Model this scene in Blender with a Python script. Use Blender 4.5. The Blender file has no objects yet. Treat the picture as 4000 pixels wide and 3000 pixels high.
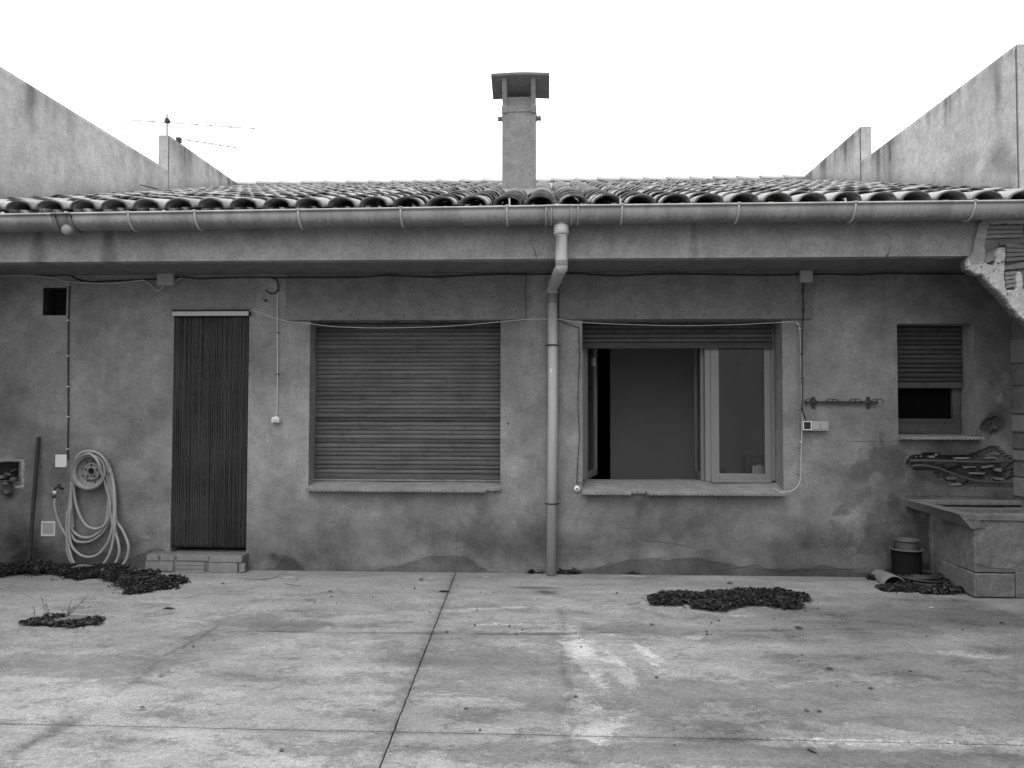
import bpy, bmesh, math, random
import numpy as np
from mathutils import Vector, Matrix, Euler

random.seed(7)
rng = np.random.default_rng(11)
R = math.radians
S = bpy.context.scene
COL = S.collection

# ------------------------------------------------------------------ camera
EYE_D, EYE_Z, FPX = 6.53, 1.38, 3000.0        # metres to the facade, eye height, focal length in px of a 4000 px frame
cam_d = bpy.data.cameras.new('camera')
cam = bpy.data.objects.new('camera', cam_d)
COL.objects.link(cam)
cam.location = (0, -EYE_D, EYE_Z)
ROT = (Matrix.Rotation(R(2.48), 3, 'Z') @ Matrix.Rotation(R(91.91), 3, 'X') @ Matrix.Rotation(R(0.12), 3, 'Z'))
cam.rotation_euler = ROT.to_euler()
cam_d.sensor_width = 36.0
cam_d.lens = 36.0 * FPX / 4000.0
cam_d.clip_end = 300
S.camera = cam
EYE = Vector(cam.location)

# ------------------------------------------------------------------ world: bright overcast
wd = bpy.data.worlds.new('World'); S.world = wd; wd.use_nodes = True
nt = wd.node_tree; nt.nodes.clear()
def wn(t, **k):
    n = nt.nodes.new(t)
    for a, b in k.items(): setattr(n, a, b)
    return n
SUN_EL, SUN_AZ = 58, -38
sky = wn('ShaderNodeTexSky', sky_type='NISHITA', sun_disc=False, sun_elevation=R(SUN_EL), sun_rotation=R(180 + SUN_AZ))
bw = wn('ShaderNodeRGBToBW'); nt.links.new(sky.outputs[0], bw.inputs[0])
tc = wn('ShaderNodeTexCoord'); sx = wn('ShaderNodeSeparateXYZ'); nt.links.new(tc.outputs['Generated'], sx.inputs[0])
cl = wn('ShaderNodeClamp'); nt.links.new(sx.outputs[2], cl.inputs[0])
g1 = wn('ShaderNodeMath', operation='MULTIPLY_ADD'); nt.links.new(cl.outputs[0], g1.inputs[0])
g1.inputs[1].default_value = 27.0; g1.inputs[2].default_value = 11.5     # cloud deck, brighter towards the zenith
mx = wn('ShaderNodeMix', data_type='FLOAT'); mx.inputs[0].default_value = 0.12
nt.links.new(g1.outputs[0], mx.inputs[2]); nt.links.new(bw.outputs[0], mx.inputs[3])
bg = wn('ShaderNodeBackground'); bg.inputs[1].default_value = 0.1
nt.links.new(mx.outputs[0], bg.inputs[0])
wo = wn('ShaderNodeOutputWorld'); nt.links.new(bg.outputs[0], wo.inputs[0])

sun_d = bpy.data.lights.new('sun', 'SUN'); sun_d.energy = 1.5; sun_d.angle = R(32)
sun = bpy.data.objects.new('sun', sun_d); COL.objects.link(sun)
sd = Vector((math.sin(R(SUN_AZ)) * math.cos(R(SUN_EL)), -math.cos(R(SUN_AZ)) * math.cos(R(SUN_EL)), math.sin(R(SUN_EL))))
sun.rotation_euler = sd.to_track_quat('Z', 'Y').to_euler()
sun.location = (-3, -8, 9)

S.view_settings.view_transform = 'Standard'; S.view_settings.look = 'None'
S.view_settings.gamma = 1; S.view_settings.exposure = 0.0; S.view_settings.use_curve_mapping = False
S.render.engine = 'CYCLES'

# ------------------------------------------------------------------ helpers
def ray(px, py):
    return ROT @ Vector(((px - 2000) / FPX, (1500 - py) / FPX, -1))
def W(px, py, D=EYE_D):                       # point where the sight line meets the upright plane D metres ahead
    d = ray(px, py); return EYE + d * (D / d.y)
def G(px, py, z=0.0):                         # ... meets the level plane z
    d = ray(px, py); return EYE + d * ((z - EYE_Z) / d.z)
def Xat(px, D=EYE_D, py=1600): return W(px, py, D).x
def Zat(py, D=EYE_D, px=2130): return W(px, py, D).z

def meta(o, label=None, cat=None, group=None, kind=None):
    if label: o['label'] = label
    if cat: o['category'] = cat
    if group: o['group'] = group
    if kind: o['kind'] = kind
    return o
def empty(name, loc=(0, 0, 0), label=None, cat=None, group=None, kind=None):
    o = bpy.data.objects.new(name, None); COL.objects.link(o); o.location = loc; o.empty_display_size = .1
    return meta(o, label, cat, group, kind)

class MB:
    def __init__(s): s.v = []; s.f = []; s.sh = []; s.cur = 0.0
    def add(s, vs, fs):
        b = len(s.v); s.v += [tuple(p) for p in vs]; s.f += [tuple(i + b for i in f) for f in fs]
        s.sh += [s.cur] * len(vs); return s
    def box(s, x0, x1, y0, y1, z0, z1):
        x0, x1 = sorted((x0, x1)); y0, y1 = sorted((y0, y1)); z0, z1 = sorted((z0, z1))
        v = [(x, y, z) for z in (z0, z1) for y in (y0, y1) for x in (x0, x1)]
        return s.add(v, [(0, 2, 3, 1), (4, 5, 7, 6), (0, 1, 5, 4), (2, 6, 7, 3), (0, 4, 6, 2), (1, 3, 7, 5)])
    def obox(s, c, ax, ay, az, hx, hy, hz):     # oriented box
        c = Vector(c); v = []
        for k in (-1, 1):
            for j in (-1, 1):
                for i in (-1, 1): v.append(c + ax * hx * i + ay * hy * j + az * hz * k)
        return s.add(v, [(0, 2, 3, 1), (4, 5, 7, 6), (0, 1, 5, 4), (2, 6, 7, 3), (0, 4, 6, 2), (1, 3, 7, 5)])
    def tube(s, pts, r, n=8, caps=True):
        pts = [Vector(p) for p in pts]; m = len(pts); vs = []; fs = []
        rr = r if isinstance(r, (list, tuple)) else [r] * m
        t0 = (pts[1] - pts[0]).normalized()
        up = Vector((0, 1, 0)) if abs(t0.y) < .9 else Vector((1, 0, 0))
        nrm = (up - t0 * up.dot(t0)).normalized()
        for i, p in enumerate(pts):
            t = (pts[min(i + 1, m - 1)] - pts[max(i - 1, 0)])
            t = t.normalized() if t.length > 1e-9 else t0
            nrm = nrm - t * nrm.dot(t)
            nrm = nrm.normalized() if nrm.length > 1e-6 else t.orthogonal().normalized()
            b = t.cross(nrm)
            for k in range(n):
                a = 2 * math.pi * k / n
                vs.append(p + (nrm * math.cos(a) + b * math.sin(a)) * rr[i])
        for i in range(m - 1):
            for k in range(n):
                k2 = (k + 1) % n
                fs.append((i * n + k, i * n + k2, (i + 1) * n + k2, (i + 1) * n + k))
        if caps: fs.append(tuple(range(n - 1, -1, -1))); fs.append(tuple((m - 1) * n + k for k in range(n)))
        return s.add(vs, fs)
    def lathe(s, c, prof, n=32, axis='Z', ang=2 * math.pi):   # prof: (radius, height)
        c = Vector(c); vs = []; fs = []; closed = abs(ang - 2 * math.pi) < 1e-6
        cols = n if closed else n + 1
        for (r, h) in prof:
            for k in range(cols):
                a = ang * k / n
                p = (r * math.cos(a), r * math.sin(a), h)
                if axis == 'Y': p = (r * math.cos(a), -h, r * math.sin(a))
                if axis == 'X': p = (h, r * math.cos(a), r * math.sin(a))
                vs.append(c + Vector(p))
        for i in range(len(prof) - 1):
            for k in range(n):
                k2 = (k + 1) % cols
                fs.append((i * cols + k, i * cols + k2, (i + 1) * cols + k2, (i + 1) * cols + k))
        return s.add(vs, fs)
    def prism(s, poly, fn, d0, d1):            # polygon (u,v) extruded; fn(u,v,d)->xyz
        n = len(poly)
        vs = [fn(u, v, d0) for u, v in poly] + [fn(u, v, d1) for u, v in poly]
        fs = [tuple(range(n)), tuple(range(2 * n - 1, n - 1, -1))] + [(i, (i + 1) % n + 0, (i + 1) % n + n, i + n) for i in range(n)]
        return s.add(vs, fs)
    def build(s, name, mat, parent=None, smooth=False, bevel=0, fix=True):
        me = bpy.data.meshes.new(name)
        me.from_pydata(s.v, [], s.f)
        if fix:
            bm = bmesh.new(); bm.from_mesh(me); bmesh.ops.recalc_face_normals(bm, faces=bm.faces); bm.to_mesh(me); bm.free()
        if any(s.sh):
            a = me.attributes.new('shade', 'FLOAT', 'POINT'); a.data.foreach_set('value', s.sh)
        if smooth: me.polygons.foreach_set('use_smooth', [True] * len(me.polygons))
        me.materials.append(mat)
        o = bpy.data.objects.new(name, me); COL.objects.link(o); o.parent = parent
        if bevel:
            b = o.modifiers.new('bevel', 'BEVEL'); b.width = bevel; b.segments = 2; b.limit_method = 'ANGLE'; b.angle_limit = R(40)
            b.harden_normals = False
        return o

def link_copy(src, loc, parent, rot=None, scale=None):
    o = src.copy(); COL.objects.link(o); o.parent = parent; o.location = loc
    if rot is not None: o.rotation_euler = rot
    if scale is not None: o.scale = scale
    return o
def smooth_path(pts, k=8):
    pts = [Vector(p) for p in pts]; out = []
    P = [pts[0] * 2 - pts[1]] + pts + [pts[-1] * 2 - pts[-2]]
    for i in range(1, len(P) - 2):
        a, b, c, d = P[i - 1], P[i], P[i + 1], P[i + 2]
        for j in range(k):
            t = j / k
            out.append(.5 * ((2 * b) + (c - a) * t + (2 * a - 5 * b + 4 * c - d) * t * t + (3 * b - a - 3 * c + d) * t ** 3))
    out.append(pts[-1]); return out

# value noise on numpy arrays
def vnoise(x, y, sc, seed=0):
    x = np.asarray(x, float) * sc + seed * 17.3 + 100; y = np.asarray(y, float) * sc + seed * 9.1 + 100
    xi = np.floor(x).astype(np.int64); yi = np.floor(y).astype(np.int64); fx = x - xi; fy = y - yi
    fx = fx * fx * (3 - 2 * fx); fy = fy * fy * (3 - 2 * fy)
    def h(a, b):
        n = (a * 374761393 + b * 668265263 + seed * 2147483) & 0xffffffff
        n = ((n ^ (n >> 13)) * 1274126177) & 0xffffffff
        return ((n ^ (n >> 16)) & 0xffff) / 65535.0
    return (h(xi, yi) * (1 - fx) + h(xi + 1, yi) * fx) * (1 - fy) + (h(xi, yi + 1) * (1 - fx) + h(xi + 1, yi + 1) * fx) * fy
def fbm(x, y, sc, seed=0, o=4):
    t = 0; a = .5; n = 0
    for k in range(o): t = t + a * vnoise(x, y, sc * 2 ** k, seed + k); n += a; a *= .55
    return t / n

# ------------------------------------------------------------------ materials (all neutral greys: the place is seen in black and white)
class NM:
    def __init__(s, name, rough=.9, spec=.3, metal=0):
        s.m = bpy.data.materials.new(name); s.m.use_nodes = True; s.t = s.m.node_tree
        s.b = s.t.nodes['Principled BSDF']
        s.b.inputs['Roughness'].default_value = rough; s.b.inputs['Specular IOR Level'].default_value = spec
        s.b.inputs['Metallic'].default_value = metal
        s.co = s.t.nodes.new('ShaderNodeTexCoord').outputs['Object']
    def lk(s, v, sock):
        if isinstance(v, (int, float)): sock.default_value = v
        else: s.t.links.new(v, sock)
    def math(s, op, a, b=0.0, c=0.0, clamp=False):
        n = s.t.nodes.new('ShaderNodeMath'); n.operation = op; n.use_clamp = clamp
        s.lk(a, n.inputs[0]); s.lk(b, n.inputs[1]); s.lk(c, n.inputs[2]); return n.outputs[0]
    def noise(s, sc, det=6, rough=.6, stretch=None, dist=0):
        co = s.co
        if stretch:
            mp = s.t.nodes.new('ShaderNodeMapping'); mp.inputs['Scale'].default_value = stretch
            s.t.links.new(co, mp.inputs[0]); co = mp.outputs[0]
        n = s.t.nodes.new('ShaderNodeTexNoise'); s.t.links.new(co, n.inputs['Vector'])
        n.inputs['Scale'].default_value = sc; n.inputs['Detail'].default_value = det; n.inputs['Roughness'].default_value = rough
        n.inputs['Distortion'].default_value = dist
        return n.outputs['Fac']
    def vor(s, sc, feat='F1'):
        n = s.t.nodes.new('ShaderNodeTexVoronoi'); n.feature = feat; s.t.links.new(s.co, n.inputs['Vector']); n.inputs['Scale'].default_value = sc
        return n.outputs['Distance']
    def ramp(s, v, a, b, lo=0.0, hi=1.0):      # smoothstep a..b -> lo..hi
        n = s.t.nodes.new('ShaderNodeMapRange'); n.interpolation_type = 'SMOOTHSTEP'
        s.lk(v, n.inputs[0]); s.lk(a, n.inputs[1]); s.lk(b, n.inputs[2]); s.lk(lo, n.inputs[3]); s.lk(hi, n.inputs[4]); return n.outputs[0]
    def mix(s, f, a, b):
        n = s.t.nodes.new('ShaderNodeMix'); n.data_type = 'FLOAT'; s.lk(f, n.inputs[0]); s.lk(a, n.inputs[2]); s.lk(b, n.inputs[3]); return n.outputs[0]
    def attr(s, name):
        n = s.t.nodes.new('ShaderNodeAttribute'); n.attribute_name = name; return n.outputs['Fac']
    def var(s, val, n, amt): return s.math('MULTIPLY', val, s.math('MULTIPLY_ADD', s.math('SUBTRACT', n, .5), amt * 2, 1.0))
    def color(s, v):
        c = s.t.nodes.new('ShaderNodeCombineColor')
        for i in range(3): s.lk(v, c.inputs[i])
        s.t.links.new(c.outputs[0], s.b.inputs['Base Color'])
    def bump(s, h, dist=.004, strength=1.0):
        n = s.t.nodes.new('ShaderNodeBump'); n.inputs['Distance'].default_value = dist; n.inputs['Strength'].default_value = strength
        s.lk(h, n.inputs['Height']); s.t.links.new(n.outputs[0], s.b.inputs['Normal'])

def mat_simple(name, v, rough=.7, var=.15, sc=12, spec=.3, metal=0, bump=.0, fine=60):
    m = NM(name, rough, spec, metal)
    c = m.var(v, m.noise(sc, 5), var); c = m.var(c, m.noise(fine, 3), var * .6); m.color(c)
    if bump: m.bump(m.noise(fine, 4), bump)
    return m.m
def mat_plaster(name, v, streak=.12, vor=True, bump=.004, big=.28, seed_sc=1.0):
    m = NM(name, .95, .15)
    c = m.var(v, m.noise(.9 * seed_sc, 5, .65), big)
    c = m.var(c, m.noise(5 * seed_sc, 8, .7), big * .75)
    c = m.var(c, m.noise(30, 8, .75), .30)
    c = m.var(c, m.noise(160, 3, .7), .34)
    c = m.math('MULTIPLY', c, m.ramp(m.noise(75, 5, .75), .34, .66, .86, 1.14))
    c = m.math('MULTIPLY', c, m.ramp(m.noise(7 * seed_sc, 9, .8), .36, .64, .86, 1.12))
    c = m.var(c, m.noise(4, 6, .6, (1.8, 1.8, .22)), streak)
    sp = m.noise(55, 2, .5)                                    # pocks
    c = m.math('MULTIPLY', c, m.ramp(sp, .22, .33, .55, 1.0))
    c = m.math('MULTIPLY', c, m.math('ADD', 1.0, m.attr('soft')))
    e = m.math('ADD', m.attr('hard'), m.math('MULTIPLY', m.math('SUBTRACT', m.noise(9, 7, .7), .5), .75))
    e = m.math('ADD', e, m.math('MULTIPLY', m.math('SUBTRACT', m.noise(60, 5, .75), .5), .35))
    c = m.mix(m.ramp(e, .45, .57), c, m.math('MULTIPLY', c, .70))
    e2 = m.math('ADD', m.attr('pale'), m.math('MULTIPLY', m.math('SUBTRACT', m.noise(12, 7, .7), .5), .9))
    c = m.mix(m.ramp(e2, .42, .66), c, m.math('MULTIPLY', c, 1.32))
    m.color(c)
    h = m.math('ADD', m.noise(70, 6, .7), m.math('MULTIPLY', m.noise(14, 4, .6), .9))
    h = m.math('ADD', h, m.math('MULTIPLY', m.noise(260, 2, .6), .35))
    h = m.math('ADD', h, m.math('MULTIPLY', m.ramp(e, .42, .62), -.4))
    m.bump(h, bump)
    return m.m
def mat_concrete():
    m = NM('yard_concrete', .92, .2)
    grain = m.math('MULTIPLY', m.math('SUBTRACT', m.noise(70, 6, .8), .5), .30); med = m.math('MULTIPLY', m.math('SUBTRACT', m.noise(22, 8, .8, (1, 1.5, 1)), .5), .30)
    brk = m.math('ADD', grain, med)
    c = m.var(.222, m.noise(.55, 6, .65), .30)
    c = m.var(c, m.noise(2.6, 10, .75, (1, 1.6, 1)), .50)
    c = m.var(c, m.noise(9, 10, .8, (1, 1.5, 1)), .44)
    c = m.var(c, m.noise(60, 6, .75), .24)
    c = m.var(c, m.noise(240, 3, .7), .42)
    sp = m.t.nodes.new('ShaderNodeSeparateXYZ'); m.t.links.new(m.co, sp.inputs[0])
    out_ = m.ramp(m.math('ADD', m.math('MULTIPLY', sp.outputs[1], -1.0), m.math('MULTIPLY', m.noise(2, 5, .7), .5)), .75, 1.05)   # rough concrete beyond the trowelled apron
    worn = m.math('ADD', m.math('ADD', m.noise(3.2, 12, .82, (1, 1.5, 1), .3), m.math('MULTIPLY', m.attr('hard'), .28)), brk)
    c = m.mix(m.math('MULTIPLY', out_, m.ramp(worn, .50, .60)), c, m.math('MULTIPLY', c, .74))
    w2 = m.math('ADD', m.noise(9, 12, .85, (1, 1.4, 1), .4), brk)
    c = m.mix(m.math('MULTIPLY', out_, m.ramp(w2, .55, .63)), c, m.math('MULTIPLY', c, .80))
    pal = m.math('ADD', m.noise(6, 12, .82, (1, 1.6, 1), .3), brk)
    c = m.mix(m.math('MULTIPLY', out_, m.ramp(pal, .58, .72)), c, m.math('MULTIPLY', c, 1.30))
    pn = m.math('ADD', m.math('MULTIPLY', m.math('SUBTRACT', m.noise(11, 12, .85, (1, 1.5, 1), .5), .5), 3.6), m.math('MULTIPLY', m.math('SUBTRACT', m.noise(60, 5, .75), .5), 1.2))
    c = m.mix(m.ramp(m.math('ADD', m.attr('pale'), pn), .42, .58), c, m.math('MULTIPLY', c, 1.62))
    c = m.math('MULTIPLY', c, m.ramp(m.noise(115, 4, .7), .34, .66, .82, 1.18))
    c = m.math('MULTIPLY', c, m.ramp(m.noise(33, 6, .8, (1, 1.4, 1)), .36, .64, .84, 1.16))
    c = m.math('MULTIPLY', c, m.math('ADD', 1.0, m.attr('soft')))
    gr = m.vor(85)                                             # exposed grit
    c = m.mix(m.math('MULTIPLY', m.ramp(gr, .12, .24, 1, 0), m.ramp(m.noise(3, 5, .7), .40, .6)), c, m.math('MULTIPLY', c, 1.6))
    gd = m.noise(95, 2, .5)
    c = m.math('MULTIPLY', c, m.ramp(gd, .26, .34, .5, 1.0))
    m.color(c)
    h = m.math('ADD', m.noise(45, 8, .75), m.math('MULTIPLY', m.noise(220, 3, .7), .4))
    h = m.math('ADD', h, m.math('MULTIPLY', m.ramp(worn, .5, .72), -.4))
    m.bump(h, .007)
    return m.m
def mat_tile():
    m = NM('roof_tile_clay', .9, .2)
    oi = m.t.nodes.new('ShaderNodeObjectInfo').outputs['Random']
    r = m.math('FRACT', m.math('ADD', oi, m.attr('shade')))
    c = m.math('MULTIPLY_ADD', r, .12, .15)
    c = m.var(c, m.noise(7, 6, .7), .4)
    li = m.math('ADD', m.noise(16, 8, .8), m.math('MULTIPLY', r, .10))
    c = m.mix(m.ramp(li, .48, .60), c, .30)
    dk = m.noise(11, 8, .8, None, .5)
    c = m.mix(m.ramp(dk, .58, .68), c, .055)
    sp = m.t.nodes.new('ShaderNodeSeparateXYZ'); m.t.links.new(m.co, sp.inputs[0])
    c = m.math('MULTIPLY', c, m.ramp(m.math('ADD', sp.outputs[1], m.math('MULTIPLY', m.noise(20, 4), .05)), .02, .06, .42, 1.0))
    c = m.var(c, m.noise(120, 4, .7), .35)
    m.color(c); m.bump(m.noise(90, 5, .7), .004); return m.m
def mat_wood(name, v, streaks=.4):
    m = NM(name, .8, .25)
    oi = m.t.nodes.new('ShaderNodeObjectInfo').outputs['Random']
    c = m.math('MULTIPLY', v, m.math('MULTIPLY_ADD', oi, .38, .8))
    mp = m.noise(3, 8, .75, (1, 1, 16), 1.2)
    c = m.var(c, mp, streaks)
    c = m.var(c, m.noise(14, 8, .8, (.5, 1, 9), 2.0), streaks * .8)
    c = m.var(c, m.noise(2.2, 5, .7), .35)
    geo = m.t.nodes.new('ShaderNodeNewGeometry').outputs['Position']; keep = m.co; m.co = geo
    c = m.math('MULTIPLY', c, m.ramp(m.noise(2.2, 8, .8, (.5, 1, 6)), .42, .6, 1.0, .66))
    c = m.math('MULTIPLY', c, m.ramp(m.noise(5, 6, .75, (1.4, 1, 1)), .54, .66, 1.0, .74)); m.co = keep
    m.color(c); m.bump(m.noise(10, 6, .7, (.6, 1, 10), 1.5), .0015); return m.m
def mat_leaf():
    m = NM('leaf_litter', .85, .25)
    s = m.attr('shade'); c = m.math('MULTIPLY_ADD', m.math('POWER', s, 2.5), .075, .006)
    c = m.var(c, m.noise(80, 3), .3); m.color(c); return m.m
def mat_glass():
    m = bpy.data.materials.new('window_glass'); m.use_nodes = True; t = m.node_tree; t.nodes.clear()
    g = t.nodes.new('ShaderNodeBsdfGlossy'); g.inputs['Roughness'].default_value = .03; g.inputs['Color'].default_value = (.9, .9, .9, 1)
    tr = t.nodes.new('ShaderNodeBsdfTransparent'); tr.inputs[0].default_value = (.86, .86, .86, 1)
    fr = t.nodes.new('ShaderNodeFresnel'); fr.inputs[0].default_value = 1.5
    mxs = t.nodes.new('ShaderNodeMixShader'); o = t.nodes.new('ShaderNodeOutputMaterial')
    t.links.new(fr.outputs[0], mxs.inputs[0]); t.links.new(tr.outputs[0], mxs.inputs[1]); t.links.new(g.outputs[0], mxs.inputs[2]); t.links.new(mxs.outputs[0], o.inputs[0])
    return m
def mat_pvc(name, v):
    m = NM(name, .5, .35)
    c = m.var(v, m.noise(2.5, 6, .7), .14); c = m.var(c, m.noise(9, 7, .7, (6, 1, .5)), .16); c = m.var(c, m.noise(60, 4, .7), .1)
    c = m.math('MULTIPLY', c, m.math('ADD', 1.0, m.attr('soft')))
    d = m.noise(30, 5, .7, (1, 1, .25)); c = m.math('MULTIPLY', c, m.ramp(d, .25, .38, .72, 1.0))
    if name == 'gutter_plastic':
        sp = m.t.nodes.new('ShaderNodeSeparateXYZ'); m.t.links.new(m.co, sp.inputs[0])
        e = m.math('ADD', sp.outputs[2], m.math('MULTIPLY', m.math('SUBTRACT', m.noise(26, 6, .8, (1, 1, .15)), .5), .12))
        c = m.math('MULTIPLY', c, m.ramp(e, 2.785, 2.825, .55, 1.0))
        c = m.math('MULTIPLY', c, m.ramp(m.noise(3.5, 5, .7, (1, .1, .3)), .42, .6, .8, 1.08))
    m.color(c); return m.m

M_WALL = mat_plaster('facade_plaster', .186, big=.46)
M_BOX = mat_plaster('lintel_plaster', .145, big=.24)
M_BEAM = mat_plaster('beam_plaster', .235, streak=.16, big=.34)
M_SIDE = mat_plaster('weathered_render', .345, streak=.12, big=.34)
M_TROUGH = mat_plaster('trough_cement', .120, big=.55, seed_sc=2.4)
M_CONC = mat_concrete()
M_TILE = mat_tile()
M_SLATWOOD = mat_wood('shutter_wood', .100)
M_DARKWOOD = mat_wood('dark_shutter_wood', .062, .35)
M_FRAME = mat_simple('painted_window_frame', .165, .5, .12, 6)
M_PVC = mat_pvc('gutter_plastic', .285)
M_PIPE = mat_pvc('downpipe_plastic', .33)
M_GREYPIPE = mat_pvc('old_pipe_plastic', .14)
M_STRAP = mat_simple('bracket_metal', .36, .5, .2)
M_ALU = mat_simple('aluminium_rail', .32, .35, .08, metal=.3)
M_BLACK = mat_simple('black_rubber', .016, .7, .2)
M_IRON = mat_simple('rusty_iron', .032, .75, .5, 25, bump=.002)
M_RIM = mat_simple('rusty_wheel_paint', .17, .6, .4, 14, bump=.001)
M_WHITE = mat_simple('white_plastic', .55, .4, .08)
M_GREYP = mat_simple('grey_plastic', .27, .5, .1)
M_CABLEW = mat_simple('pale_cable', .42, .5, .15)
M_HOSE = mat_simple('garden_hose_rubber', .25, .55, .18, 9)
M_STRAND = mat_simple('curtain_strand', .050, .55, .35, 3)
M_LEAF = mat_leaf()
M_STEM = mat_simple('dry_stem', .09, .9, .3)
M_SOIL = mat_simple('damp_soil', .04, .95, .5, 20, bump=.01)
M_GLASS = mat_glass()
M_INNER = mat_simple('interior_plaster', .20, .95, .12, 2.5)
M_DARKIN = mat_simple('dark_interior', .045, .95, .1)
M_CRACK = mat_simple('crack_shadowed_mortar', .045, 1, .2)
M_BRICK = mat_simple('hollow_brick', .17, .9, .3, 18, bump=.003)
M_BRICKD = mat_simple('dark_hollow_brick', .125, .9, .35, 18, bump=.003)
M_MORTAR = mat_plaster('rough_mortar', .42, streak=.0, big=.34, bump=.012, seed_sc=2.2)
M_CHIM = mat_plaster('chimney_cement', .178, streak=.2, big=.3, bump=.003)
M_CHALK = mat_simple('chalk_line', .42, 1, .3, 80)
M_VOID = mat_simple('void_black', .006, 1, .1, spec=0)
M_POT = mat_simple('black_plastic_pot', .007, .8, .3, spec=.1)
M_POT2 = mat_simple('clay_plastic_pot', .06, .6, .1)
M_EARTHTILE = mat_simple('loose_tile_clay', .32, .9, .3, 9, bump=.003)
M_SILL = mat_plaster('sill_cement', .20, big=.34)
M_BUILD = mat_simple('roof_underlay', .06, 1, .2)

# ------------------------------------------------------------------ shared measures
XL, XR = -4.90, 4.00                 # the party walls
Z_SOF, Z_LINT = 2.545, Zat(1250)
BEAM_Y = -0.63
RIDGE_D = 12.0
SLOPE = .318
def roof_z(y): return 2.915 + SLOPE * (y + .73)

# ================================================================== STRUCTURE
ground = MB()
ground.box(-40, 40, -40, 60, -.5, -.07)
meta(ground.build('ground', M_SOIL), kind='structure', label='earth beneath and around the yard')

# yard floor: slabs with open joints
floor = empty('yard_floor', kind='structure', label='worn grey concrete yard paving')
jA, jB = G(1770, 2262), G(1480, 3000)        # the joint that runs away from the wall
def joint_x(y): return jA.x + (jB.x - jA.x) * (y - jA.y) / (jB.y - jA.y)
hA, hB = G(0, 2823), G(4000, 2907)           # the joint along the wall
def joint_y(x): return hA.y + (hB.y - hA.y) * (x - hA.x) / (hB.x - hA.x)
crackL = [G(*p) for p in ((0, 2995), (120, 2905), (240, 2837), (400, 2745), (533, 2656), (640, 2560), (786, 2489), (900, 2400), (985, 2355))]
crackR = [G(*p) for p in ((2190, 2360), (2205, 2440), (2200, 2560), (2215, 2700), (2235, 2850), (2240, 3000))]
lineH = [G(*p) for p in ((930, 2462), (1400, 2470), (1900, 2476), (2150, 2476), (2380, 2468), (2900, 2462), (3600, 2455))]
def polydist(X, Y, pts):
    d = np.full(X.shape, 9.0)
    for a, b in zip(pts[:-1], pts[1:]):
        ax, ay, bx, by = a.x, a.y, b.x, b.y
        L = (bx - ax) ** 2 + (by - ay) ** 2 + 1e-9
        t = np.clip(((X - ax) * (bx - ax) + (Y - ay) * (by - ay)) / L, 0, 1)
        d = np.minimum(d, np.hypot(X - ax - t * (bx - ax), Y - ay - t * (by - ay)))
    return d
def gblob(X, Y, px, py, rx, ry, amp, seed=0, power=2.0, warp=.5, rot=0):
    c = G(px, py); return wblob(X, Y, c.x, c.y, rx, ry, amp, seed, power, warp, rot)
def wblob(X, Y, cx, cy, rx, ry, amp, seed=0, power=2.0, warp=.5, rot=0):
    dx, dy = X - cx, Y - cy
    c, s_ = math.cos(R(rot)), math.sin(R(rot)); u = (dx * c + dy * s_) / rx; v = (-dx * s_ + dy * c) / ry
    w = 1 + warp * (fbm(X, Y, 3.0, seed + 3) - .5) * 2
    q = np.sqrt(u * u + v * v) * w
    return amp * np.exp(-q ** power)

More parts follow.
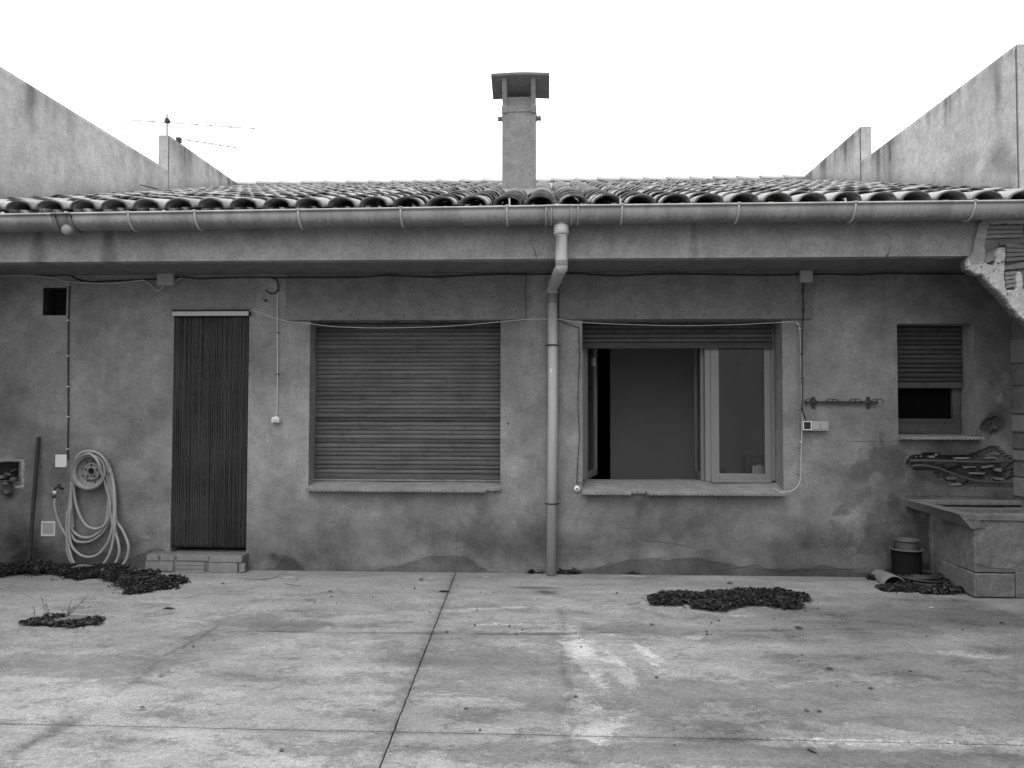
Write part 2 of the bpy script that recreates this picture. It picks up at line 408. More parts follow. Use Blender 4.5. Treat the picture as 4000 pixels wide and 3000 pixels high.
def floor_attrs(X, Y):
    soft = np.zeros(X.shape); hard = np.zeros(X.shape); pale = np.zeros(X.shape)
    dw = -Y                                                      # metres out from the facade
    # trowelled smoother apron along the wall; right wall's shade painted into the right side
    soft += -.10 * np.exp(-(dw / .22) ** 2)
    edge = .95 + .25 * (fbm(X, Y * 0, .8, 4) - .5)
    soft += np.where(dw < edge, -.02, 0)
    soft += .10 * np.exp(-((dw - edge) / .12) ** 2)
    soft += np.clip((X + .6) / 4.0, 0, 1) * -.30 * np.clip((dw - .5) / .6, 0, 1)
    soft += np.clip((-X - .6) / 3.0, 0, 1) * .10 * np.clip((dw - 1.0) / 1.0, 0, 1)
    soft += .10 * np.clip((dw - 2.4) / 1.0, 0, 1)
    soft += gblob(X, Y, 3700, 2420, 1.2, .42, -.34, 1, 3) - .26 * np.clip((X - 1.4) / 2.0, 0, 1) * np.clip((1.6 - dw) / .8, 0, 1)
    soft += gblob(X, Y, 3150, 2600, .9, .5, -.10, 2)
    soft += gblob(X, Y, 900, 2520, .26, .55, -.18, 5, 3, .5, -30)
    soft += gblob(X, Y, 1120, 2560, .16, .75, -.20, 6, 3, .4, -28)
    soft += gblob(X, Y, 2850, 2465, 1.1, .12, -.17, 8, 2)
    soft += gblob(X, Y, 560, 2480, .7, .16, -.16, 9, 2)
    soft += gblob(X, Y, 330, 2540, .6, .12, -.13, 19, 2)
    soft += gblob(X, Y, 1870, 2380, .22, .12, -.22, 10, 4)
    soft += gblob(X, Y, 2080, 2296, .20, .035, -.60, 11, 3)
    soft += gblob(X, Y, 2130, 2312, .09, .05, -.60, 12, 3, .8, -30)
    soft += gblob(X, Y, 3900, 2600, .5, .5, -.10, 14)
    soft += gblob(X, Y, 1700, 2780, .5, .25, -.10, 15)
    soft += gblob(X, Y, 1050, 2850, .25, .09, -.18, 16, 3)
    soft += gblob(X, Y, 2840, 2870, .22, .05, -.20, 17, 3)
    e0, e1 = G(3810, 2340), G(4040, 2472); dl = (Y - e0.y) * (e1.x - e0.x) - (X - e0.x) * (e1.y - e0.y); dl = dl / math.hypot(e1.x - e0.x, e1.y - e0.y)
    rg = np.clip((X - e0.x) / .05, 0, 1); soft += rg * (.14 * np.clip(dl / .03, 0, 1) - .26 * np.exp(-(np.clip(-dl, 0, 9) / .10) ** 2) * (dl < 0))
    # wide sweeping stains and drag marks
    soft += .55 * (fbm(X * 1.0, Y * 2.2, .9, 31, 4) - .5) + .50 * (fbm(X * .6, Y * 2.6, 2.3, 37, 4) - .5)
    # pale worn paint strokes right of the middle
    for (px, py, rx, ry, rot) in ((2265, 2560, .075, .34, 12), (2330, 2640, .06, .22, 10), (2300, 2800, .07, .34, 5), (2410, 2580, .045, .30, 16), (2440, 2655, .04, .2, 14),
                                  (2520, 2540, .030, .26, 18), (2560, 2600, .03, .1, 18), (2100, 2462, .30, .05, 0), (1960, 2440, .4, .03, 0), (1500, 2455, .6, .03, 0), (2270, 2840, .1, .1, 0), (2820, 2860, .05, .04, 0),
                                  (3820, 2560, .22, .05, -8), (3700, 2905, .5, .03, 0), (3350, 2890, .3, .03, 0), (2700, 2490, .3, .05, 0), (1950, 2375, .32, .06, 14), (2890, 2405, .2, .03, 0), (2380, 2480, .03, .025, 0)):
        pale += gblob(X, Y, px, py, rx, ry, .56 if (rot == 0 and ry <= .055) else .82, px, 2, 1.0, rot)
    for (px, py, rx, ry) in ((2455, 2245, .05, .03), (2845, 2245, .055, .03), (1130, 2255, .045, .035), (1680, 2258, .03, .02), (1900, 2252, .03, .02), (2500, 2250, .06, .02)):
        pale += gblob(X, Y, px, py, rx, ry, 1.5, px, 4, .3)
    for (px, py, rx, ry) in ((2500, 2700, .5, .3), (3300, 2720, .8, .3), (3700, 2800, .6, .2), (1900, 2600, .4, .4), (2700, 2950, .9, .1), (1000, 2430, .4, .1), (300, 2600, .6, .2), (3300, 2960, .8, .1)):
        hard += gblob(X, Y, px, py, rx, ry, .55, px, 3, .8)
    # soot-stained edges of joints and old cracks
    d = np.abs(X - joint_x(Y)); soft += np.where(dw > .1, -.24 * np.exp(-(d / .022) ** 2) * (.3 + fbm(X, Y, 4, 5)) - .16 * np.exp(-(d / .09) ** 2) * fbm(X, Y, 3, 15) * 1.6, 0)
    d = np.abs(Y - joint_y(X)); soft += -.22 * np.exp(-(d / .018) ** 2) * (.3 + fbm(X, Y, 4, 6))
    d = polydist(X + .10 * (fbm(X, Y, 3, 8) - .5), Y, crackL); soft += -.42 * np.exp(-(d / (.02 + .07 * fbm(X, Y, 2, 9))) ** 2) * np.clip(fbm(X, Y, 2.2, 7) * 4 - 1.7, 0, 1)
    d = polydist(X + .03 * (fbm(X, Y, 12, 8) - .5), Y, crackL); soft += -.28 * np.exp(-(d / .010) ** 2) * np.clip(fbm(X, Y, 3, 17) * 4 - 1.3, 0, 1)
    d = polydist(X + .08 * (fbm(X, Y, 4, 8) - .5), Y, crackR); soft += (-.20 * np.exp(-(d / .06) ** 2) - .26 * np.exp(-(d / .018) ** 2)) * np.clip(.15 + 1.5 * (fbm(X, Y, 3.4, 13) - .2), .1, 1) * (.6 + .8 * vnoise(X, Y, 14, 12))
    d = polydist(X, Y, lineH); soft += -.48 * np.exp(-(d / .018) ** 2) * np.clip(fbm(X, Y, 2.6, 14) * 4 - .9, .2, 1) * np.clip(1.6 - np.abs(X + 1) * .45, .25, 1)
    d = np.abs(Y - joint_y(X) + .13 + .03 * (fbm(X, Y * 0, 1.5, 18) - .5)); soft += -.24 * np.exp(-(d / .03) ** 2) * np.clip(fbm(X, Y, 1.8, 19) * 4 - 1.3, 0, 1)
    return np.clip(soft, -.8, .6), hard, pale
def floor_height(X, Y):
    z = .006 * (fbm(X, Y, .8, 21) - .5) + .0022 * (fbm(X, Y, 7, 22) - .5)
    z -= .005 * np.exp(-(polydist(X, Y, crackL) / .012) ** 2)
    z -= .004 * np.exp(-(polydist(X, Y, lineH) / .014) ** 2)
    z -= .003 * np.exp(-(polydist(X, Y, crackR) / .02) ** 2)
    return z
def slab(xa, xb, ya, yb, step):              # xa..yb are functions giving the edges; grid between them
    xs0 = (xa(0), xb(0)); nx = max(2, int(abs(xb(-2) - xa(-2)) / step)); ny = max(2, int(abs(yb(0) - ya(0)) / step))
    u = np.linspace(0, 1, nx + 1); v = np.linspace(0, 1, ny + 1); U, V = np.meshgrid(u, v)
    Xg = xs0[0] + (xs0[1] - xs0[0]) * U
    Y = ya(Xg) + (yb(Xg) - ya(Xg)) * V
    X = xa(Y) + (xb(Y) - xa(Y)) * U
    Z = floor_height(X, Y)
    jit = (vnoise(X, Y, 30, 3) - .5) * .005
    X = X + np.where((U == 0) | (U == 1), jit, 0); Y = Y + np.where((V == 0) | (V == 1), jit, 0)
    eps = (U == 0) | (U == 1) | (V == 0) | (V == 1)
    Z = np.where(eps, Z - .004, Z)
    so, ha, pa = floor_attrs(X, Y)
    vs = np.stack([X.ravel(), Y.ravel(), Z.ravel()], 1)
    idx = np.arange((nx + 1) * (ny + 1)).reshape(ny + 1, nx + 1)
    fs = np.stack([idx[:-1, :-1].ravel(), idx[:-1, 1:].ravel(), idx[1:, 1:].ravel(), idx[1:, :-1].ravel()], 1).tolist()
    rim = list(idx[0, :]) + list(idx[1:, -1]) + list(idx[-1, -2::-1]) + list(idx[-2:0:-1, 0])
    nb = len(vs); low = vs[rim].copy(); low[:, 2] = -.069
    for i in range(len(rim)):
        j = (i + 1) % len(rim); fs.append((int(rim[j]), int(rim[i]), nb + i, nb + j))
    allv = np.vstack([vs, low])
    me = bpy.data.meshes.new('concrete_slab'); me.from_pydata(allv.tolist(), [], fs)
    for nm_, arr in (('soft', so), ('hard', ha), ('pale', pa)):
        a = me.attributes.new(nm_, 'FLOAT', 'POINT'); a.data.foreach_set('value', np.concatenate([arr.ravel(), arr.ravel()[rim]]).astype(np.float32))
    me.materials.append(M_CONC)
    bm = bmesh.new(); bm.from_mesh(me); bmesh.ops.recalc_face_normals(bm, faces=bm.faces)
    if sum(f.normal.z for f in bm.faces) < 0: bmesh.ops.reverse_faces(bm, faces=bm.faces)
    bm.to_mesh(me); bm.free()
    o = bpy.data.objects.new('concrete_slab', me); COL.objects.link(o); o.parent = floor
    return o
gap = .0035
cst = lambda c: (lambda t: t * 0 + c)
jx0 = lambda t: joint_x(t) - gap; jx1 = lambda t: joint_x(t) + gap
jy0 = lambda t: joint_y(t) - gap; jy1 = lambda t: joint_y(t) + gap
xl_, xr_ = XL - .02, XR + .02
slab(cst(xl_), jx0, jy1, cst(.02), .022)
slab(jx1, cst(xr_), jy1, cst(.02), .022)
slab(cst(xl_), jx0, cst(-6.6), jy0, .05)
slab(jx1, cst(xr_), cst(-6.6), jy0, .05)
slab(cst(xl_), cst(joint_x(-6.6)), cst(-13), cst(-6.608), .12)
slab(cst(joint_x(-6.6) + .008), cst(xr_), cst(-13), cst(-6.608), .12)

# ---------------------------------------------------------------- house
house = empty('house', (0, 0, 0), 'low plastered house with tiled roof, shuttered windows and a curtained doorway', 'house')

openings = {   # x0, x1, z0, z1
    'shut': (Xat(1208), Xat(1955), .695, Z_LINT),
    'open': (Xat(2275), Xat(3058), .680, Z_LINT),
    'small': (Xat(3508), Xat(3811), Zat(1694), Zat(1268)),
    'door': (Xat(674), Xat(969), .145, Zat(1206)),
    'vent': (Xat(160), Xat(250), Zat(1225), Zat(1115)),
    'niche': (Xat(-60), Xat(80), Zat(1893), Zat(1805)),
}
HOLES = list(openings.values())
def wall_attrs(X, Z):
    soft = np.zeros(X.shape); hard = np.zeros(X.shape); pale = np.zeros(X.shape)
    def p(px, py): q = W(px, py); return q.x, q.z
    def sb(px, py, rx, rz, amp, seed=0, pw=2.0, warp=.5, rot=0):
        c = p(px, py); return wblob(X, Z, c[0], c[1], rx, rz, amp, seed, pw, warp, rot)
    soft += -.20 * np.clip((1.0 - Z) / .8, 0, 1) - .10 * np.exp(-(Z / .30) ** 2)
    n1 = fbm(X, Z, 1.3, 50); n2 = fbm(X, Z * 1.0, 4, 51)
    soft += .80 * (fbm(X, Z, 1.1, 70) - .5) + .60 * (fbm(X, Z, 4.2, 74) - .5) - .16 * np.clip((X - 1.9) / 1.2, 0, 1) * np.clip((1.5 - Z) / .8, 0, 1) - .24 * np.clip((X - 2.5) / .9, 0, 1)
    # rising damp: an uneven tide line along the foot of the wall
    tide = -.02 + .07 * (fbm(X, X * 0, 2.2, 52) - .3) + .05 * (fbm(X, X * 0, 8, 53) - .5)
    for px, w_, hh in ((1700, .38, .15), (1820, .12, .05), (2560, .50, .13), (2850, .5, .09), (620, .2, .16), (150, .35, .16), (420, .3, .10), (1130, .12, .14), (3200, .3, .05), (3600, .3, .12)):
        tide = tide + hh * np.exp(-((X - p(px, 2200)[0]) / w_) ** 2)
    hard += np.clip((tide - Z) / .05 + .5, 0, 1) * .9
    soft += -.16 * np.exp(-((Z - .02) / .35) ** 2)
    soft += .10 * np.exp(-((Z - tide - .05) / .05) ** 2)
    for (px, py, rx, rz, a) in ((3850, 1450, .35, .8, -.10), (1850, 2100, .45, .16, -.22), (2080, 2110, .2, .15, -.2), (2240, 2120, .15, .2, -.18), (2800, 2000, .5, .12, -.14), (3300, 1800, .35, .5, -.13),
                                (3560, 2000, .25, .35, -.16), (500, 2120, .25, .15, -.20), (60, 2150, .25, .12, -.28), (1080, 2180, .12, .05, -.3), (3900, 1400, .25, .35, -.22),
                                (420, 1850, .12, .22, -.10), (90, 1900, .2, .4, -.14), (2500, 1990, .06, .13, -.25), (2440, 2040, .3, .2, -.12), (1240, 2030, .25, .12, -.08),
                                (1800, 1950, .6, .05, .05), (900, 1700, .35, .6, .07), (450, 1500, .4, .5, .06), (2240, 1560, .1, .4, .05), (3300, 1450, .3, .3, .08),
                                (300, 1150, 1.2, .15, -.06), (2500, 1930, .7, .06, .0)):
        soft += sb(px, py, rx, rz, a, px, 2.5)
    # lost and patched plaster at the right end
    for (px, py, rx, rz, a) in ((3480, 1790, .24, .20, .62), (3330, 1900, .16, .24, .5), (3250, 2100, .14, .3, .45), (3470, 2080, .2, .3, .5), (3150, 2050, .1, .2, .4),
                                (3900, 1500, .12, .22, .45), (2800, 1930, .3, .06, .35), (3420, 1960, .3, .3, .28), (3080, 2150, .2, .1, .45), (60, 2120, .3, .14, .5), (300, 2140, .3, .1, .5), (2200, 2130, .14, .12, .45), (1060, 2170, .1, .06, .5), (2450, 2010, .12, .12, .4)):
        hard += sb(px, py, rx, rz, a, px, 3, .9)
    for (px, py, rx, rz, a) in ((3898, 1432, .045, .05, .95), (3905, 1560, .06, .10, .6), (3600, 1980, .12, .22, .4), (3560, 1850, .10, .1, .35), (3300, 2000, .3, .2, .3), (3460, 2060, .3, .3, .3),
                                (560, 2100, .08, .02, .6), (1700, 2130, .5, .03, .45), (2500, 2150, .5, .03, .4), (3930, 1480, .06, .12, .6), (1160, 1500, .01, .03, .2)):
        pale += sb(px, py, rx, rz, a, px + 5, 3, .9)
    # streaks under the sills and beside old fixings
    for (px, py, rz, a) in ((430, 1850, .2, -.12), (553, 1690, .3, -.10), (425, 1700, .25, .10), (1075, 1560, .10, .2), (1050, 1700, .12, .12)):
        soft += sb(px, py, .008, rz, a, px, 2, .2)
    # torn band above the trough
    soft += sb(3740, 1835, .40, .13, -.50, 3, 5, .5) + sb(3880, 1660, .09, .085, -.45, 4, 4, .5)
    soft += sb(30, 1905, .085, .11, -.42, 5, 4, .5)
    pale += np.clip(fbm(X, Z, 12, 88) * 3 - .7, 0, 1) * ((np.abs(X + .012 * (fbm(X, Z, 16, 87) - .5) * 2 - p(90, 1850)[0]) < .022) & (Z > p(0, 1910)[1]) & (Z < p(0, 1790)[1])) * .9
    pale += ((np.abs(Z + .03 * (fbm(X, Z, 14, 86) - .5) - p(0, 1798)[1]) < .014) & (X < p(97, 0)[0])) * .9 + ((np.abs(Z - p(0, 1902)[1]) < .018) & (X < p(97, 0)[0]) & (X > p(52, 0)[0])) * .9
    return np.clip(soft, -.75, .5), hard, pale
def wall_depth(X, Z):                            # + = pushed into the wall
    d = .008 * (fbm(X, Z, 1.1, 60) - .5) + .003 * (fbm(X, Z, 6, 61) - .5)
    def p(px, py): q = W(px, py); return q.x, q.z
    # torn band: outline in pixels of the facade plane
    up = [(3540, 1812), (3556, 1784), (3600, 1776), (3640, 1766), (3700, 1782), (3780, 1780), (3835, 1760), (3870, 1742), (3905, 1748), (3930, 1776), (3965, 1790)]
    lo = [(3540, 1812), (3575, 1834), (3650, 1838), (3670, 1870), (3740, 1892), (3800, 1905), (3890, 1902), (3965, 1905)]
    xs = [p(a, b)[0] for a, b in up]; zu = np.interp(X, xs, [p(a, b)[1] for a, b in up])
    xs2 = [p(a, b)[0] for a, b in lo]; zl = np.interp(X, xs2, [p(a, b)[1] for a, b in lo])
    ins = np.minimum(zu - Z, Z - zl) + .012 * (fbm(X, Z, 22, 62) - .5); ins = np.where(X < xs[0], -1, ins)
    d += np.clip(ins / .012, 0, 1) * (.050 + .075 * (fbm(X, Z * 2.5, 9, 63) - .5) + .05 * (fbm(X, Z * 1.5, 32, 64) - .5))
    for (px, py, rx, rz, dep) in ((3880, 1660, .085, .085, .035), (25, 1905, .055, .12, .05)):
        c = p(px, py); q = np.hypot((X - c[0]) / rx, (Z - c[1]) / rz) + 1.1 * (fbm(X, Z, 14, 65) - .5)
        d += np.clip((1 - q) / .15, 0, 1) * dep * (.5 + fbm(X, Z, 24, 66))
    _, hard, pale = wall_attrs(X, Z)
    nz = fbm(X, Z, 9, 67) - .5
    d += .0015 * np.clip((hard + nz * .75 - .47) / .08, 0, 1) - .003 * np.clip((pale + nz - .5) / .1, 0, 1)
    return d
def grid_lines(a, b, step, extra):
    n = int(round((b - a) / step)); g = list(np.linspace(a, b, n + 1))
    for e in extra:
        if a < e < b:
            j = int(np.argmin([abs(t - e) for t in g])); g[j] = e
    return np.array(sorted(set(g)))
def facade():
    x0, x1, z0, z1 = XL, XR, -.05, Z_SOF + .01
    xs = grid_lines(x0, x1, .019, [h[i] for h in HOLES for i in (0, 1)]); zs = grid_lines(z0, z1, .019, [h[i] for h in HOLES for i in (2, 3)])
    X, Z = np.meshgrid(xs, zs)
    Y = wall_depth(X, Z)
    for h in HOLES[:4]:
        # keep the arrises of the main openings straight
        dx = np.maximum(np.maximum(h[0] - X, X - h[1]), 0); dz = np.maximum(np.maximum(h[2] - Z, Z - h[3]), 0)
        k = np.clip(np.hypot(dx, dz) / .05, 0, 1); Y = Y * k
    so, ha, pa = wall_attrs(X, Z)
    idx = np.arange(X.size).reshape(X.shape)
    xc = (xs[:-1] + xs[1:]) / 2; zc = (zs[:-1] + zs[1:]) / 2; XC, ZC = np.meshgrid(xc, zc)
    keep = np.ones(XC.shape, bool)
    for h in HOLES: keep &= ~((XC > h[0]) & (XC < h[1]) & (ZC > h[2]) & (ZC < h[3]))
    a = idx[:-1, :-1][keep]; b = idx[:-1, 1:][keep]; c = idx[1:, 1:][keep]; d = idx[1:, :-1][keep]
    fs = np.stack([a, b, c, d], 1).tolist(); vs = np.stack([X.ravel(), Y.ravel(), Z.ravel()], 1).tolist()
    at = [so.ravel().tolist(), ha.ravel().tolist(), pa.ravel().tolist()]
    # reveals
    for i, h in enumerate(HOLES):
        dep = .30 if i < 4 else .165
        y1 = dep; hx0, hx1, hz0, hz1 = h
        b0 = len(vs)
        y0 = 0.0
        ring = [(hx0, hz0), (hx1, hz0), (hx1, hz1), (hx0, hz1)]
        for (x, z) in ring: vs.append([x, y0 + (.0 if i < 4 else -.004), z])
        for (x, z) in ring: vs.append([x, y1, z])
        for k in range(4): fs.append([b0 + k, b0 + (k + 1) % 4, b0 + 4 + (k + 1) % 4, b0 + 4 + k])
        for t in at: t += [0] * 8
        if i >= 4:
            fs.append([b0 + 4, b0 + 5, b0 + 6, b0 + 7]); at[0][-4:] = [-.93 if i == 4 else -.72] * 4; at[0][-8:-4] = [-.8 if i == 4 else -.35] * 4  # vent and niche colour darkened inwards in place of recess shade
    me = bpy.data.meshes.new('wall'); me.from_pydata(vs, [], fs)
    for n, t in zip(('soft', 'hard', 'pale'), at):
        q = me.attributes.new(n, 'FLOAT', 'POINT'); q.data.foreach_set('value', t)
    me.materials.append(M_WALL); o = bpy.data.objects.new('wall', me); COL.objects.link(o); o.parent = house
    return o
wall = facade()

# back shell of the house so that no light leaks in
sh = MB()
def ring_box(x0, x1, y0, y1, z0, z1): sh.box(x0, x1, y0, y1, z0, z1)
for (a, b, c, d) in ():
    pass
# inner leaf behind the plaster, with the same openings (one solid per strip)
cuts = sorted([(h[0], h[1], h[2], h[3]) for h in HOLES[:4]])
x = XL
for (hx0, hx1, hz0, hz1) in cuts:
    sh.box(x, hx0 - .001, .17, .30, 0, 2.9)
    sh.box(hx0 - .001, hx1 + .001, .17, .30, 0, hz0 - .001)
    sh.box(hx0 - .001, hx1 + .001, .17, .30, hz1 + .001, 2.9)
    x = hx1 + .001
sh.box(x, XR, .17, .30, 0, 2.9)
sh.box(XL, XR, 6.9, 7.05, 0, 3.4)
sh.box(XL, XL + .08, .30, 6.9, 0, 3.2); sh.box(XR - .08, XR, .30, 6.9, 0, 3.2)
sh.box(XL, XR, .30, 6.9, 2.62, 2.70)
sh.box(XL, XR, .30, 6.9, -.02, .03)
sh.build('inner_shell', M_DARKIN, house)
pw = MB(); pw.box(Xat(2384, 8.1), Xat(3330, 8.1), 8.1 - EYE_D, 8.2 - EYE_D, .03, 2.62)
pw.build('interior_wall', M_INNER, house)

# eave beam
def grid_panel(name, mat, x0, x1, z0, z1, y, parent, attrs=None, step=.03, thick=.05, wob=.004, bottom=True):
    nx = max(2, int((x1 - x0) / step)); nz = max(2, int((z1 - z0) / step))
    X, Z = np.meshgrid(np.linspace(x0, x1, nx + 1), np.linspace(z0, z1, nz + 1))
    Y = y + wob * (fbm(X, Z, 2, 71) - .5) + wob * .4 * (fbm(X, Z, 12, 72) - .5)
    idx = np.arange(X.size).reshape(X.shape)
    vs = np.stack([X.ravel(), Y.ravel(), Z.ravel()], 1)
    fs = np.stack([idx[:-1, :-1].ravel(), idx[:-1, 1:].ravel(), idx[1:, 1:].ravel(), idx[1:, :-1].ravel()], 1).tolist()
    rim = list(idx[0, :]) + list(idx[1:, -1]) + list(idx[-1, -2::-1]) + list(idx[-2:0:-1, 0])
    low = vs[rim].copy(); low[:, 1] = y + thick; nb = len(vs)
    for i in range(len(rim)): j = (i + 1) % len(rim); fs.append((int(rim[j]), int(rim[i]), nb + i, nb + j))
    me = bpy.data.meshes.new(name); me.from_pydata(np.vstack([vs, low]).tolist(), [], fs)
    if attrs:
        for n, arr in zip(('soft', 'hard', 'pale'), attrs(X, Z)):
            q = me.attributes.new(n, 'FLOAT', 'POINT'); q.data.foreach_set('value', np.concatenate([arr.ravel(), arr.ravel()[rim]]).astype(np.float32))
    me.materials.append(mat); o = bpy.data.objects.new(name, me); COL.objects.link(o); o.parent = parent
    return o
DB = EYE_D + BEAM_Y
def beam_attrs(X, Z):
    s = np.zeros(X.shape); h = s.copy(); pa = s.copy()
    def sb(px, py, rx, rz, a, pw=2.5): q = W(px, py, DB); return wblob(X, Z, q.x, q.z, rx, rz, a, px, pw, .35)
    for px, w_, a in ((150, .045, -.46), (425, .045, -.50), (2710, .022, -.34), (3050, .05, -.12), (1120, .07, -.10), (900, .03, -.10), (2000, .06, -.10), (2380, .04, -.12), (3560, .05, -.12), (620, .05, -.08)):
        x0_ = W(px, 940, DB).x; t = np.clip((2.86 - Z) / .31, 0, 1); ww_ = w_ * (.7 + .9 * t)
        s += a * .85 * np.exp(-(np.abs(X - x0_ + .02 * (fbm(X, Z, 5, px) - .5)) / ww_) ** 3) * (.45 + .9 * fbm(X, Z, 7, px + 1)) - a * .25 * np.exp(-((np.abs(X - x0_) - ww_ * 1.5) / (ww_ * .5)) ** 2)
    s += sb(1725, 960, .045, .10, -.08, 4) + sb(2720, 880, .05, .05, -.1) + sb(3360, 930, .01, .2, -.2) + sb(3342, 930, .006, .2, -.2)
    s += -.12 * np.clip((Z - 2.66) / .06 + (fbm(X, Z, 3, 80) - .5) * 3, 0, 1)
    s += .22 * np.exp(-((Z - 2.552) / .008) ** 2) * np.clip(fbm(X, Z, 9, 81) * 3 - 1.1, 0, 1)
    h += (fbm(X, Z, 3, 82) > .68) * .2
    return s, h, pa
beam = grid_panel('eave_beam', M_BEAM, XL, 3.42, Z_SOF, 2.86, BEAM_Y, house, beam_attrs, .02, .10)
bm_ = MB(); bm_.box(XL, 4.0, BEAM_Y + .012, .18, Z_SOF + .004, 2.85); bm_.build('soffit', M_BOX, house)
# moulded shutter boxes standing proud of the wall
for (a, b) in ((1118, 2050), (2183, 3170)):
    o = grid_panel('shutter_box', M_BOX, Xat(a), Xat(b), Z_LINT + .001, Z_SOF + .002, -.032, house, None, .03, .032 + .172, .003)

# ---------------------------------------------------------------- sills
def sill(px0, px1, zb, zf, broken, parent, yb=.30, yf=-.075, name='sill'):
    x0, x1 = Xat(px0), Xat(px1); n = int((x1 - x0) / .0055); rows = [0, .25, .5, .75, .97, 1.0]
    vs = []; fs = []
    for i in range(n + 1):
        x = x0 + (x1 - x0) * i / n
        sc = abs(math.sin(math.pi * x / .031)) * .010 + .003 * random.random()
        back = 0
        for (ba, bb) in broken:
            if Xat(ba) < x < Xat(bb): back = .045 + .008 * math.sin(x * 90)
        for t in rows:
            y = yb + (yf + back - yb) * t; z = zb + (zf - zb) * (yb - y) / (yb - yf) + .002 * math.sin(x * 7 + t * 3)
            vs.append((x, y, z))
        vs.append((x, yf + back + .002, zf + (zb - zf) * (back / (yb - yf)) - .012 - sc)); vs.append((x, .0 + .02, zf - .03))
    m = len(rows) + 2
    for i in range(n):
        for k in range(m - 1): fs.append((i * m + k, i * m + k + 1, (i + 1) * m + k + 1, (i + 1) * m + k))
    fs.append(tuple(range(m))); fs.append(tuple(n * m + k for k in range(m - 1, -1, -1)))
    b = MB(); b.add(vs, fs); return b.build(name, M_SILL, parent)

# ---------------------------------------------------------------- shuttered window (closed)
YS = .18
def slat_mesh(x0, x1, h, depth=.010):
    prof = [(0, -h / 2), (-depth * .75, -h / 2 + h * .12), (-depth, -h * .08), (-depth * .85, h * .25), (-depth * .2, h / 2 - h * .10), (0, h / 2), (.004, h / 2), (.004, -h / 2)]
    b = MB(); n = len(prof)
    vs = [(x0, y, z) for y, z in prof] + [(x1, y, z) for y, z in prof]
    fs = [(i, (i + 1) % n, (i + 1) % n + n, i + n) for i in range(n)] + [tuple(range(n)), tuple(range(2 * n - 1, n - 1, -1))]
    return b.add(vs, fs)
def frame_boxes(b, x0, x1, z0, z1, w, y0, y1):
    b.box(x0, x0 + w, y0, y1, z0, z1); b.box(x1 - w, x1, y0, y1, z0, z1)
    b.box(x0 + w, x1 - w, y0, y1, z0, z0 + w); b.box(x0 + w, x1 - w, y0, y1, z1 - w, z1)
h = openings['shut']
b = MB(); frame_boxes(b, h[0] + .002, h[1] - .002, .79, Z_LINT - .002, .022, YS + .02, YS + .06)
win1 = b.build('window', M_FRAME, house, bevel=.002); win1['label'] = 'window fully covered by its lowered wooden roller shutter'
zb_, zt_ = Zat(1853, EYE_D + YS), Z_LINT - .004
npitch = 35; ph = (zt_ - zb_) / npitch
src = slat_mesh(h[0] + .004, h[1] - .004, ph - .0022).build('slat', M_SLATWOOD, win1)
src.location = (0, YS, zb_ + ph * .5)
for k in range(1, npitch):
    dy = -.004 * math.sin(k * .9) * (1 if k % 3 else 0)
    if k in (12, 33): dy = .006
    o = link_copy(src, (random.uniform(-.001, .001), YS + dy, zb_ + ph * (k + .5)), win1, (random.uniform(-.06, .06), 0, 0))
    if k in (12, 33): o.data = o.data.copy(); o.data.materials[0] = M_DARKWOOD
b = MB(); b.box(h[0] + .006, h[1] - .006, YS - .012, YS + .01, Zat(1874, EYE_D + YS), zb_ - .002); b.build('bottom_rail', M_SLATWOOD, win1, bevel=.002)
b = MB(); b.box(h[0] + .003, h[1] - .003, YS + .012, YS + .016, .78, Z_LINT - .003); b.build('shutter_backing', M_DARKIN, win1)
sill(1206, 1956, .775, .705, ((1902, 1970),), win1)
b = MB(); b.box(h[0] + .001, h[1] - .001, YS - .03, YS + .10, .755, Zat(1875, EYE_D + YS)); b.build('threshold', M_SILL, win1)

# ---------------------------------------------------------------- open window
h = openings['open']
DS = EYE_D + YS
win2 = None
b = MB(); yf0, yf1 = YS + .035, YS + .09
b.box(h[0] + .002, h[0] + .030, yf0, yf1, .77, Z_LINT - .002); b.box(h[1] - .036, h[1] - .002, yf0, yf1, .77, Z_LINT - .002)
b.box(h[0] + .030, h[1] - .036, yf0, yf1, Zat(1899, DS), Zat(1878, DS))
xm0, xm1 = Xat(2752, DS + .05), Xat(2774, DS + .05)
b.box(xm0, xm1, yf0 - .008, yf1, Zat(1878, DS) + .0005, Z_LINT - .003)
win2 = b.build('window', M_FRAME, house, bevel=.003); win2['label'] = 'wide window with raised shutter and opened sashes'
x0, x1 = h[0] + .004, h[1] - .030
zr = Zat(1362, DS); zr2 = Zat(1340, DS)
b = MB(); b.box(x0, x1, YS - .014, YS + .008, zr, zr2); b.build('bottom_rail', M_DARKWOOD, win2, bevel=.003)
pitch = (Z_LINT - .01 - zr2) / 4.3
src = slat_mesh(x0, x1, pitch - .006).build('slat', M_DARKWOOD, win2); src.location = (0, YS, zr2 + pitch * .5 + .002)
for k in range(1, 4): link_copy(src, (0, YS + .003 * (k % 2), zr2 + pitch * (k + .5) + .002), win2, (random.uniform(-.05, .05), 0, 0))
b = MB(); b.box(x0, x1, YS + .012, YS + .02, zr + .01, Z_LINT); b.build('shutter_backing', M_DARKIN, win2)
